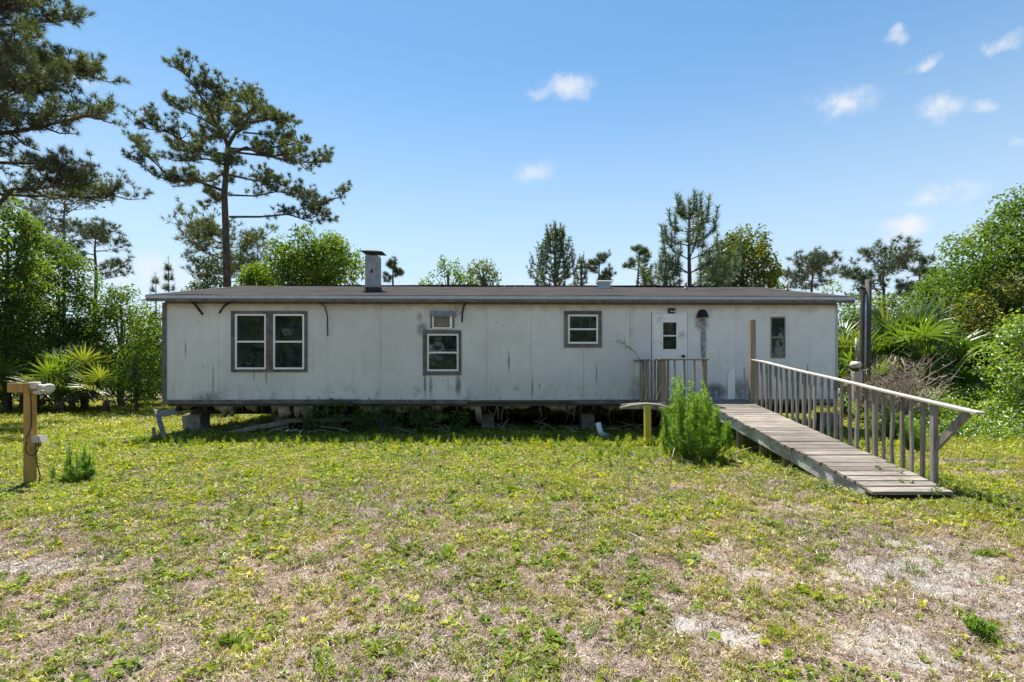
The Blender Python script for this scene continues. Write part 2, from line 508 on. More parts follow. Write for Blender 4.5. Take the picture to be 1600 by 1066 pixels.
def ground_z(x, y):
    return (fbm(x, y, 2.5, 3) - .5) * .09 + (fbm(x, y, .35, 5, 3) - .5) * .035


def px_of(x, y, z=0.0):
    return CX + x / y * FPX, HY + (CZ - z) * FPX / y


def blob(x, y, px, py, rx, ry):
    """1 near the ground point seen at px,py; radii in metres"""
    Y = CZ * FPX / (py - HY); X = (px - CX) * Y / FPX
    return np.exp(-(((x - X) / rx) ** 2 + ((y - Y) / ry) ** 2))


def bare(x, y):
    """how bare and sandy the lawn is, 0..1"""
    n = fbm(x, y, .9, 11, 5); n2 = fbm(x, y, .22, 21, 3)
    b = smooth(.56, .74, n + (n2 - .5) * .8) * .5
    b = b * (1 - .75 * smooth(6.2, 8.2, y)) + 0
    g = np.zeros_like(b)
    for px, py, rx, ry, a in ((1500, 900, .75, .4, 1.0), (1450, 850, .5, .35, .8), (1120, 860, .4, .25, .5), (1140, 905, .35, .2, .6), (1590, 960, .4, .3, .9),
                              (20, 885, .4, .16, .8), (115, 890, .25, .06, .6), (1300, 800, 1.0, .3, .4), (1100, 990, .4, .18, .6), (1380, 1000, .4, .25, .7),
                              (1500, 722, 1.1, .18, 1.3), (1570, 738, .7, .16, 1.3),                               (1030, 720, .6, .35, .5), (1480, 1010, .4, .2, .6)):
        g = np.maximum(g, a * blob(x, y, px, py, rx, ry))
    b = np.clip(b * .8 + g * (.5 + n2), 0, 1)
    return b


def green(x, y):
    """how lush"""
    g = .25 + .75 * smooth(.34, .60, fbm(x, y, 1.1, 31, 4))
    g = g + .9 * smooth(5.8, 8.2, y) * (1 - smooth(16, 19, y)) + .5 * smooth(2.5, 5, -x) * smooth(4.5, 6, y)
    g = g * (.42 + .58 * smooth(3.2, 6.6, y))
    return np.clip(g * (1 - .85 * bare(x, y)), 0, 1)


def make_ground():
    xs = np.concatenate([-np.geomspace(900, 15, 18), np.arange(-14.5, 14.5, .11), np.geomspace(15, 900, 18)])
    ys = np.concatenate([-np.geomspace(900, 2, 16), np.arange(-1, 20, .11), np.geomspace(21, 1200, 20)])
    X, Y = np.meshgrid(xs, ys); Z = ground_z(X, Y) * (1 - smooth(14, 22, np.abs(X))) * (1 - smooth(18, 24, np.abs(Y)))
    V = np.stack([X, Y, Z], -1).reshape(-1, 3)
    nx, ny = len(xs), len(ys)
    i = np.arange((ny - 1) * (nx - 1)); r = i // (nx - 1); c = i % (nx - 1); a = r * nx + c
    F = np.stack([a, a + 1, a + nx + 1, a + nx], -1)
    m, nt, out = new_mat('lawn_soil'); t = NT(nt)
    co = t.wco()
    at = t.new('ShaderNodeAttribute', attribute_name='bare'); ag = t.new('ShaderNodeAttribute', attribute_name='green')
    n1 = t.noise(co, 9, 6, .7); n2 = t.noise(co, 60, 5, .7); n3 = t.noise(co, 190, 3, .6)
    st = t.new('ShaderNodeTexNoise'); st.inputs['Scale'].default_value = 75; st.inputs['Distortion'].default_value = 1.6; st.inputs['Detail'].default_value = 4
    t.l.new(co, st.inputs['Vector'])
    thatch = t.mix(t.ramp(st.outputs[0], .38, .62), (.12, .082, .07), (.42, .335, .30))
    thatch = t.mix(t.ramp(n2, .55, .72), thatch, (.50, .44, .40))
    thatch = t.mix(t.ramp(n1, .55, .7, 0, .6), thatch, (.20, .13, .10))
    sand = t.mix(t.ramp(n2, .35, .65), (.36, .345, .335), (.46, .445, .435))
    sand = t.mix(t.ramp(n3, .6, .75), sand, (.17, .15, .13))
    grn = t.mix(t.ramp(n2, .35, .65), (.09, .11, .025), (.22, .22, .06))
    ng = t.ramp(t.math('ADD', ag.outputs['Fac'], t.math('MULTIPLY', t.math('SUBTRACT', n1, .5), 1.6)), .35, 1.0, 0, .7)
    c = t.mix(ng, thatch, grn)
    nb = t.ramp(t.math('ADD', at.outputs['Fac'], t.math('MULTIPLY', t.math('SUBTRACT', n1, .5), 1.5)), .48, .78)
    c = t.mix(nb, c, sand)
    h = t.math('ADD', t.math('MULTIPLY', n2, .6), t.math('ADD', t.math('MULTIPLY', st.outputs[0], .5), n1))
    t.pbr(out, c, .95, t.bump(h, .9, .03), 0, .1)
    me = np_mesh('ground', V, F, m, {'bare': bare(X, Y).ravel() * (np.abs(X.ravel()) < 20), 'green': green(X, Y).ravel()}, True)
    props(link('ground', me), kind='structure')


make_ground()


# ------------------------------------------------------------------ house
def make_house():
    t0 = thing('mobile_home', 'long low mobile home with stained off-white siding and grey shingle roof, raised on block piers', 'mobile home', HL, HROT)
    Lh, D = HLEN, 7.3
    zb, zt = .77, 2.99                                  # siding bottom and top
    rng = random.Random(3)
    # openings in the front wall: (px0,py0,px1,py1)
    op = {'w1': (366, 490, 477, 578), 'ac': (676, 493, 707, 514), 'w2': (667, 521, 717, 581), 'w3': (887, 491, 935, 538), 'w4': (1204, 495, 1227, 560),
          'door': (1021, 491, 1071, 627)}
    O = {}
    for k, (a, b, c, d) in op.items():
        u0, z1 = W(a, b); u1, z0 = W(c, d); O[k] = (u0, u1, z0, z1)
    holes = [O[k] for k in ('w1', 'ac', 'w2', 'w3', 'w4', 'door')]
    # siding panels, each its own sheet, butted with a narrow joint
    wall = thing_part('front_wall', t0)
    seams = [0.0]
    for px in (341, 425, 512, 595, 665, 760, 830, 912, 990, 1073, 1150, 1232):
        seams.append(W(px, 500)[0])
    seams.append(Lh)
    for a, b in zip(seams[:-1], seams[1:]):
        m = MB(); a2, b2 = a + .002, b - .002
        us = sorted({a2, b2} | {x for h in holes for x in h[:2] if a2 < x < b2})
        off = rng.uniform(-.002, .002)
        for p, q in zip(us[:-1], us[1:]):
            zs = [zb, zt]; mid = (p + q) / 2; blocked = []
            for h in holes:
                if h[0] < mid < h[1]: blocked.append((max(h[2], zb), h[3]))
            blocked.sort(); z = zb
            for lo, hi in blocked:
                if lo > z + .001: m.box(p, q, off, .05, z, lo)
                z = max(z, hi)
            if z < zt: m.box(p, q, off, .05, z, zt)
        m.build('siding_panel', M['siding'], wall)
    # other three walls, floor, ceiling
    m = MB(); m.box(.0, .06, .052, D, zb, 3.05); m.build('end_wall', M['siding'], t0)
    m = MB(); m.box(Lh - .06, Lh, .052, D, zb, 3.05); m.build('end_wall', M['siding'], t0)
    m = MB(); m.box(.062, Lh - .062, D - .06, D, zb, 3.05); m.build('back_wall', M['siding'], t0)
    m = MB(); m.box(.03, Lh - .03, .055, D - .062, .64, .80); m.build('floor_deck', M['interior'], t0)
    m = MB(); m.box(.062, Lh - .062, .055, D - .062, 2.93, 2.98); m.build('ceiling', M['interior'], t0)
    m = MB(); m.box(.062, Lh - .062, 3.2, 3.3, .80, 2.93)
    for u in (2.9, 6.5, 9.6, 11.6): m.box(u, u + .1, .06, 3.2, .80, 2.93)
    m.build('partition', M['interior'], t0)
    for u in (Lh, ):
        pass
    # gable triangles and roof
    e0, e1, oh, se = 3.075, 3.95, .20, .27
    rd = 3.75
    for u in (.02, Lh - .02):
        m = MB(); m.add([(u - .02, 0, 3.0), (u - .02, D, 3.0), (u - .02, rd, e1 - .08), (u + .02, 0, 3.0), (u + .02, D, 3.0), (u + .02, rd, e1 - .08)],
                        [(0, 1, 2), (5, 4, 3), (0, 3, 4, 1), (1, 4, 5, 2), (2, 5, 3, 0)])
        m.build('gable', M['siding'], t0)
    # roof slopes as subdivided sheets with a slight sag
    for side in (0, 1):
        m = MB(); nx, nyy = 60, 12; vs = []; fs = []
        for lay in (0, 1):
            for j in range(nyy + 1):
                for i in range(nx + 1):
                    u = -se + (Lh + 2 * se) * i / nx; f = j / nyy
                    v = (-oh + (rd + oh) * f) if side == 0 else (D + oh - (D + oh - rd) * f)
                    z = e0 + (e1 - e0) * f + (vnoise(u, v, 1.3, 4) - .5) * .022 - .02 * math.sin(math.pi * f) * vnoise(u, 0, 3, 8)
                    z -= lay * .035
                    vs.append((u, v, float(z)))
        n1 = (nx + 1) * (nyy + 1)
        for j in range(nyy):
            for i in range(nx):
                a = j * (nx + 1) + i
                q = (a, a + 1, a + nx + 2, a + nx + 1)
                fs.append(q if side == 0 else q[::-1]); fs.append(tuple(k + n1 for k in (q[::-1] if side == 0 else q)))
        for i in range(nx): fs.append((i, n1 + i, n1 + i + 1, i + 1))
        for j in range(nyy):
            a = j * (nx + 1); fs.append((a, a + nx + 1, n1 + a + nx + 1, n1 + a)); b = a + nx; fs.append((b, n1 + b, n1 + b + nx + 1, b + nx + 1))
        m.add(vs, fs, False)
        m.build('roof_slope', M['shingle'], t0)
    m = MB()
    n = 40
    pts = [(-se + 1.3 + (Lh + 2 * se - 2.6) * i / n, rd, e1 + .012 + float(vnoise(i, 0, 3, 5) - .5) * .03) for i in range(n + 1)]
    for a, b in zip(pts[:-1], pts[1:]): m.beam(a, (b[0] - .01, b[1], b[2]), .16, .03)
    m.build('ridge_cap', M['ridge'], t0)
    # fascia boards, drip edge, frieze, soffit
    L2 = Lh + 2 * se; cuts = [0, .27, .52, .78, 1.0]
    for a, b in zip(cuts[:-1], cuts[1:]):
        m = MB(); m.box(-se + L2 * a + .002, -se + L2 * b - .002, -oh - .025, -oh - .002, 2.995, 3.062); m.build('fascia_board', M['fascia'], t0)
    m = MB(); m.box(-se, Lh + se, -oh - .015, -oh + .03, 2.935, 2.992); m.build('sub_fascia', M['trim'], t0)
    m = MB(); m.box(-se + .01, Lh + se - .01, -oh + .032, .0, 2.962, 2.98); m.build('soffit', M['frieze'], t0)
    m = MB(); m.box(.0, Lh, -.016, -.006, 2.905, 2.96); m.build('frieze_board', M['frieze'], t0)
    for u0, u1 in ((-se - .02, -se - .001), (Lh + se + .001, Lh + se + .02)):
        for v0, v1, z0, z1 in ((-oh, rd, e0, e1), (D + oh, rd, e0, e1)):
            m = MB(); um = (u0 + u1) / 2; m.beam((um, v0, z0 - .055), (um, v1, z1 - .055), .018, .11); m.build('rake_board', M['fascia'], t0)
    # corner and skirt trims
    m = MB(); m.box(-.05, .035, -.022, -.0045, .70, 2.93); m.box(-.05, -.002, -.0045, .09, .70, 2.93); m.build('corner_trim', M['trim'], t0)
    m = MB(); m.box(Lh - .015, Lh + .02, -.02, -.0045, .74, 2.93); m.build('corner_trim', M['fascia'], t0)
    u1 = W(730, 600)[0]; u2 = W(892, 600)[0]; u3 = W(985, 600)[0]
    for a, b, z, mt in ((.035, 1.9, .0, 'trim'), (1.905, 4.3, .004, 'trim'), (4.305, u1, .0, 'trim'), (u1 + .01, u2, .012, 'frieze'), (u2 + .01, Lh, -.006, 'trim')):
        m = MB(); m.beam((a, -.018, .742 + z), (b, -.018, .742 + z + rng.uniform(-.006, .006)), .026, .09 if mt == 'trim' else .04); m.build('bottom_trim', M[mt], t0)
    # windows
    def window(key, sashes, trimw, tm, fm, sill=True, blind=False):
        a, b, c, d = O[key]
        w = thing_part('window', t0)
        if trimw:
            tl, tr_, tb, tt = trimw
            for bx in ((a - tl, b + tr_, d, d + tt), (a - tl, b + tr_, c - tb, c), (a - tl, a, c + .002, d - .002), (b, b + tr_, c + .002, d - .002)):
                m = MB(); m.box(bx[0], bx[1], -.028 - rng.uniform(0, .004), -.0045, bx[2], bx[3]); m.build('casing', M[tm], w, bevel=.003)
        for s0, s1 in sashes:
            x0 = W(s0, 500)[0]; x1 = W(s1, 500)[0]; fw = .038 if fm == 'white' else .022
            m = MB(); z0, z1 = c + .01, d - .01; zm = (z0 + z1) / 2
            m.box(x0, x1, -.012, .03, z1 - fw, z1); m.box(x0, x1, -.012, .03, z0, z0 + fw * 1.1)
            m.box(x0, x0 + fw, -.012, .03, z0 + fw * 1.1, z1 - fw); m.box(x1 - fw, x1, -.012, .03, z0 + fw * 1.1, z1 - fw)
            m.box(x0 + fw, x1 - fw, -.009, .028, zm - .018, zm + .018)
            m.build('frame', M[fm], w)
            m = MB(); m.box(x0 + fw, x1 - fw, .012, .016, zm + .018, z1 - fw); m.build('pane', M['glass'], w)
            m = MB(); m.box(x0 + fw, x1 - fw, .004, .008, z0 + fw * 1.1, zm - .018); m.build('pane', M['glass'], w)
            if blind:
                m = MB(); m.box(x0 + fw, x1 - fw, .06, .065, z0, z1); m.build('blind', M['blind'], w)
        if len(sashes) > 1:
            x0 = W(sashes[0][1], 500)[0] + .002; x1 = W(sashes[1][0], 500)[0] - .002
            m = MB(); m.box(x0, x1, -.024, .03, c, d); m.build('mullion', M[tm], w)
        return w
    window('w1', [(367.5, 416), (427, 475.5)], (.06, .05, .05, .055), 'trim', 'white')
    window('w2', [(667.5, 716.5)], (.085, .055, .075, .07), 'trim', 'white')
    window('w3', [(887.5, 934.5)], (.08, .07, .075, .07), 'trim', 'white', blind=False)
    window('w4', [(1204, 1227)], None, 'bronze', 'bronze', blind=True)
    # faint W4 casing
    # room cooler in its hole through the wall
    a, b, c, d = O['ac']; w = thing_part('air_conditioner', t0)
    m = MB(); fw = .03
    m.box(a, b, -.06, .02, d - fw, d); m.box(a, b, -.06, .02, c, c + fw); m.box(a, a + fw, -.06, .02, c + fw, d - fw); m.box(b - fw * 1.8, b, -.06, .02, c + fw, d - fw)
    m.build('casing', M['white'], w)
    m = MB(); nz = 9; h = (d - c - 2 * fw) / nz
    for k in range(nz): m.box(a + fw, b - fw * 1.8, -.03, .0, c + fw + k * h + .004, c + fw + (k + 1) * h - .004)
    m.box(a + fw, b - fw * 1.8, .001, .01, c + fw, d - fw)
    m.build('grille', M['grille'], w)
    for bx in ((a - .05, a, c - .02, d), (b, b + .04, c - .02, d)):
        m = MB(); m.box(bx[0], bx[1], -.026, -.005, bx[2] + .04, bx[3]); m.build('trim_strip', M['trim'], w)
    m = MB(); m.box(a - .05, b + .06, -.08, -.005, d + .003, d + .02); m.box(a - .05, b + .06, -.085, -.078, d - .03, d + .09); m.build('flashing', M['bluefoil'], w)
    # door
    a, b, c, d = O['door']; w = thing_part('door', t0)
    wu0, wz1 = W(1034, 503); wu1, wz0 = W(1057, 547)
    m = MB()
    m.box(a - .012, wu0, -.03, .01, c, d + .012); m.box(wu1, b + .012, -.03, .01, c, d + .012)
    m.box(wu0, wu1, -.03, .01, wz1, d + .012); m.box(wu0, wu1, -.03, .01, c, wz0)
    m.build('door_slab', M['door'], w, bevel=.006)
    m = MB()
    for bx in ((a - .035, a - .014, c, d + .03), (b + .014, b + .035, c, d + .03), (a - .035, b + .035, d + .032, d + .05)): m.box(bx[0], bx[1], -.014, -.0045, bx[2], bx[3])
    m.build('door_frame', M['white'], w)
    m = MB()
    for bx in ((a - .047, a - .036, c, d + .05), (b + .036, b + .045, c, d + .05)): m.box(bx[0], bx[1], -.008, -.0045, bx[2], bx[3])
    m.build('door_shadow_line', M['trim'], w)  # thin dark strips stand in for the shadow line at each door edge
    m = MB(); zm = (wz0 + wz1) / 2; f = .016
    m.box(wu0 - f, wu1 + f, -.042, -.031, wz1 - f, wz1 + f); m.box(wu0 - f, wu1 + f, -.042, -.031, wz0 - f, wz0 + f)
    m.box(wu0 - f, wu0 + f, -.042, -.031, wz0 + f, wz1 - f); m.box(wu1 - f, wu1 + f, -.042, -.031, wz0 + f, wz1 - f); m.box(wu0 + f, wu1 - f, -.041, -.031, zm - .015, zm + .015)
    m.build('window_frame', M['white'], w)
    for z0, z1 in ((wz0, zm - .002), (zm + .002, wz1)):
        m = MB(); m.box(wu0 + .002, wu1 - .002, -.018, -.014, z0, z1); m.build('pane', M['glass'], w)
    ku, kz = W(1066, 557); m = MB()
    m.tube([(ku, -.03, kz), (ku, -.06, kz), (ku, -.07, kz), (ku, -.095, kz), (ku, -.105, kz)], [.03, .014, .03, .034, .015], 10); m.build('door_knob', M['black'], w)
    # lamp over the door
    u, z = W(1049, 486); w = thing_part('porch_lamp', t0)
    m = MB(); m.box(u - .075, u + .075, -.05, -.005, z - .055, z + .055); m.build('lamp_housing', M['black'], w)
    m = MB(); m.tube([(u - .045, -.07, z - .015), (u - .01, -.09, z - .02)], [.024, .018], 8); m.tube([(u + .045, -.07, z - .015), (u + .01, -.09, z - .02)], [.024, .018], 8)
    m.build('bulb', M['lamp_grey'], w)
    # black exhaust hood
    u0, z1 = W(1088, 484); u1, z0 = W(1105.5, 497); m = MB(); uc = (u0 + u1) / 2; hw = (u1 - u0) / 2; vs = []; fs = []; nr, ns = 6, 10
    for i in range(nr + 1):
        e = math.pi / 2 * i / nr; k = math.cos(e * .86) * (1.14 if i == 0 else 1)
        for j in range(ns + 1):
            a_ = math.pi * j / ns; vs.append((uc - hw * k * math.cos(a_), -.006 - .17 * k * math.sin(a_), z0 + (z1 - z0) * math.sin(e)))
    for i in range(nr):
        for j in range(ns): a_ = i * (ns + 1) + j; fs.append((a_, a_ + 1, a_ + ns + 2, a_ + ns + 1))
    fs.append(tuple(nr * (ns + 1) + j for j in range(ns + 1)))
    m.add(vs, fs, False)
    m.build('exhaust_hood', M['black'], t0)
    # torn white patch low on the wall
    u0, z1 = W(1136.5, 573); u1, z0 = W(1148, 625); z0 = max(z0, .79); vs = []; n = 9
    prof = [(0, .82), (.12, .80), (.3, .86), (.45, .9), (.6, .92), (.78, .97), (.88, 1.0), (.92, .9), (1, .99)]
    for i, (fx, fz) in enumerate(prof): vs += [(u0 + (u1 - u0) * fx, -.013, z0), (u0 + (u1 - u0) * fx, -.013, z0 + (z1 - z0) * fz)]
    nb = len(vs); vs += [(x, -.0045, z) for x, y, z in vs]
    fs = []
    for i in range(n - 1):
        fs.append((2 * i, 2 * i + 2, 2 * i + 3, 2 * i + 1)); fs.append((nb + 2 * i, 2 * i, 2 * i + 1, nb + 2 * i + 1)) if i == 0 else None
        fs.append((2 * i + 1, 2 * i + 3, nb + 2 * i + 3, nb + 2 * i + 1))
    fs.append((2 * n - 2, nb + 2 * n - 2, nb + 2 * n - 1, 2 * n - 1))
    m = MB(); m.add(vs, fs); m.build('wall_patch', M['white'], t0)
    # strips of loose trim hanging from the eave
    for pts, r in (([(300, 470, 0), (308, 476, .06), (322, 492, .1)], .034), ([(372, 470, 0), (362, 473, .04), (354, 479, .06), (347, 490, .07)], .028),
                   ([(440, 470, 0), (480, 469.5, .02), (500, 472, .05), (510, 480, .06), (514, 495, .06), (514, 525, .05)], .016),
                   ([(738, 470.5, 0), (730, 472, .04), (725, 479, .06), (723, 490, .06), (722.5, 504, .07)], .026)):
        m = MB(); q = []
        for px, py, o in pts:
            u, z = W(px, py); q.append(Vector((u, -.03 - o, z)))
        for p0, p1 in zip(q[:-1], q[1:]): m.beam(p0, p1 + (p1 - p0).normalized() * r * .3, .012, r * 2, up=(0, -1, 0)) if False else m.beam(p0, p1 + (p1 - p0).normalized() * r * .3, .014, r * 1.6, up=(p1 - p0).cross(Vector((0, 1, 0))))
        m.build('loose_trim', M['tar'], t0)
    m = MB(); q = [W(705, 471), (0, 0), (0, 0), W(713, 500)]
    pts = [(703, 471), (710, 475), (713, 484), (712, 497)]; m.tube([(W(*p)[0], -.02, W(*p)[1]) for p in pts], .005, 4)
    pts = [(728, 482), (720, 489), (714, 494)]; m.tube([(W(*p)[0], -.05, W(*p)[1]) for p in pts], .004, 4); m.build('wire', M['black'], t0)
    # chassis and torn belly
    for v in (.75, 2.6, 4.6, 6.5):
        m = MB(); m.box(.1, Lh - .1, v - .05, v + .05, .615, .635); m.box(.1, Lh - .1, v - .008, v + .008, .43, .614); m.box(.1, Lh - .1, v - .05, v + .05, .41, .43)
        m.build('chassis_beam', M['steel'], t0)
    for k in range(24):
        m = MB(); m.box(.2 + k * .62, .24 + k * .62, .06, .69, .53, .635); m.build('outrigger', M['steel'], t0)
    rngn = np.random.RandomState(4)
    for px0, px1, zmin, amp in ((330, 372, .36, .2), (376, 398, .45, .12), (420, 452, .3, .25), (455, 486, .28, .24), (560, 600, .4, .15), (600, 660, .45, .12), (665, 700, .48, .1),
                                (716, 760, .5, .1), (742, 752, .2, .35), (770, 842, .52, .08), (852, 905, .47, .1), (935, 1000, .5, .1), (1010, 1090, .5, .1), (262, 300, .52, .1)):
        ua = W(px0, 640)[0]; ub = W(px1, 640)[0]; nn = max(6, int((ub - ua) / .045)); vs = []; fs = []; rows = 5
        for i in range(nn + 1):
            u = ua + (ub - ua) * i / nn
            bot = zmin + amp * abs(float(vnoise(u, zmin, .09, 2)) - .5) * 2 + .12 * (abs(i / nn - .5) * 2) ** 3
            for r_ in range(rows + 1):
                f = r_ / rows; z = .70 + (bot - .70) * f
                vs.append((u, .05 + .07 * float(vnoise(u, z, .07, 6)) + .12 * f * f, z))
        for i in range(nn):
            for r_ in range(rows):
                a = i * (rows + 1) + r_; fs.append((a, a + 1, a + rows + 2, a + rows + 1))
        m = MB(); m.add(vs, fs, True); o = m.build('hanging_insulation', M['insul'], t0)
        sm = o.modifiers.new('thick', 'SOLIDIFY'); sm.thickness = .02
    # chimney casing
    def roof_z(v): return e0 + (e1 - e0) * (v + oh) / (rd + oh)
    ch = thing_part('chimney', t0)
    v0 = 1.45; u0 = W(584, 452)[0]
    Yc = 12.35; uc = ((584 - CX) * Yc / FPX - HL.x) / HDIR.x + .0; hw = .165; zr = roof_z(v0)
    m = MB(); m.box(uc - hw, uc + hw, v0 - hw, v0 + hw, zr - .1, zr + .86); m.build('flue_casing', M['galv'], ch, bevel=.02)
    m = MB()
    m.add([(uc - hw - .09, v0 - hw - .12, roof_z(v0 - hw - .12) + .01), (uc + hw + .09, v0 - hw - .12, roof_z(v0 - hw - .12) + .01), (uc + hw + .09, v0 + hw + .1, roof_z(v0 + hw + .1) + .01), (uc - hw - .09, v0 + hw + .1, roof_z(v0 + hw + .1) + .01),
           (uc - hw - .012, v0 - hw - .012, zr + .06), (uc + hw + .012, v0 - hw - .012, zr + .06), (uc + hw + .012, v0 + hw + .012, zr + .12), (uc - hw - .012, v0 + hw + .012, zr + .12)],
          [(0, 1, 5, 4), (1, 2, 6, 5), (2, 3, 7, 6), (3, 0, 4, 7)]); m.build('flashing_skirt', M['tar'], ch)
    zt_ = zr + .86
    for sx in (-1, 1):
        for sy in (-1, 1):
            m = MB(); m.box(uc + sx * (hw - .03) - .008, uc + sx * (hw - .03) + .008, v0 + sy * (hw - .03) - .008, v0 + sy * (hw - .03) + .008, zt_ + .001, zt_ + .11); m.build('cap_leg', M['rust'], ch)
    m = MB(); cw = hw + .095
    m.add([(uc - cw, v0 - cw, zt_ + .09), (uc + cw + .03, v0 - cw, zt_ + .07), (uc + cw + .03, v0 + cw, zt_ + .08), (uc - cw, v0 + cw, zt_ + .1), (uc - .09, v0 - .1, zt_ + .145), (uc + .12, v0 - .1, zt_ + .135), (uc + .12, v0 + .1, zt_ + .135), (uc - .09, v0 + .1, zt_ + .145)],
          [(3, 2, 1, 0), (4, 5, 6, 7), (0, 1, 5, 4), (1, 2, 6, 5), (2, 3, 7, 6), (3, 0, 4, 7)]); m.build('rain_cap', M['rust'], ch)
    m = MB(); m.add([(uc - .01, v0 - hw - .004, zr + .5), (uc + .03, v0 - hw - .004, zr + .52), (uc + .035, v0 - hw - .004, zr + .44), (uc - .005, v0 - hw - .004, zr + .40), (uc - .03, v0 - hw - .004, zr + .44)], [(0, 1, 2, 3, 4)])
    m.build('rust_hole', M['tar'], ch)
    # roof vents
    def ru(px, v): Y = 10.95 + v; return ((px - CX) * Y / FPX - HL.x)
    rv = thing_part('roof_vent', t0); v = 3.1; u = ru(947, v); z = roof_z(v)
    m = MB(); m.box(u - .16, u + .16, v - .16, v + .16, z - .05, z + .14); m.build('vent_body', M['fascia'], rv)
    m = MB(); m.box(u - .2, u + .2, v - .2, v + .2, z + .142, z + .18); m.build('vent_cap', M['white'], rv, bevel=.01)
    for px, v in ((1077, 2.9), (1238, 2.4)):
        u = ru(px, v); z = roof_z(v); m = MB(); m.tube([(u, v, z - .05), (u, v, z + .19)], .038, 10); m.tube([(u, v, z - .03), (u, v, z + .03)], [.07, .045], 10); m.build('vent_pipe', M['galv'], t0)
    return t0


def thing_part(name, parent):
    """an Empty that gathers the pieces of one part"""
    o = bpy.data.objects.new(name, None); o.empty_display_size = .1
    COL.objects.link(o); o.parent = parent
    return o


make_house()


def pier(px, py, Y, cols, rows, label, w=.40, rz=0.0):
    p = P(px, py, Y); t = thing('block_pier', label, 'block pier', (p.x, Y, 0), HROT + rz, 'concrete block piers under the house')
    rng = random.Random(int(px)); h = .195; d = .2
    for r_ in range(rows):
        m = MB(); j = rng.uniform(-.012, .012); ww = w / 2
        m.box(-ww + j, ww + j, -.2, .2, r_ * h + .002, r_ * h + h - .004); m.build('concrete_block', M['block'], t, bevel=.006)
    if rows * h < .41:
        m = MB(); m.box(-ww, ww, -.15, .15, rows * h, .408); m.build('wood_shim', M['post_wood'], t)


pier(307, 677, 11.75, 1, 2, 'two block pier under the left end of the house', .42)
pier(447, 677, 11.9, 1, 2, 'short block pier behind the fallen plank, half hidden', .3)
pier(762, 677, 11.9, 1, 2, 'narrow block pier right of the small double window', .3)
pier(917, 677, 11.9, 1, 2, 'narrow block pier left of the yellow post', .3)
pier(1160, 677, 11.9, 1, 2, 'block pier in the dark behind the ramp supports', .3)
pier(1290, 677, 12.0, 1, 2, 'block pier under the right end of the house, seen between balusters', .4)
pier(600, 670, 11.95, 1, 2, 'block pier buried in the vines under the house', .3)


# ------------------------------------------------------------------ ramp and platform
def ramp_z(Y): return .784 - .150 * (10 - Y)


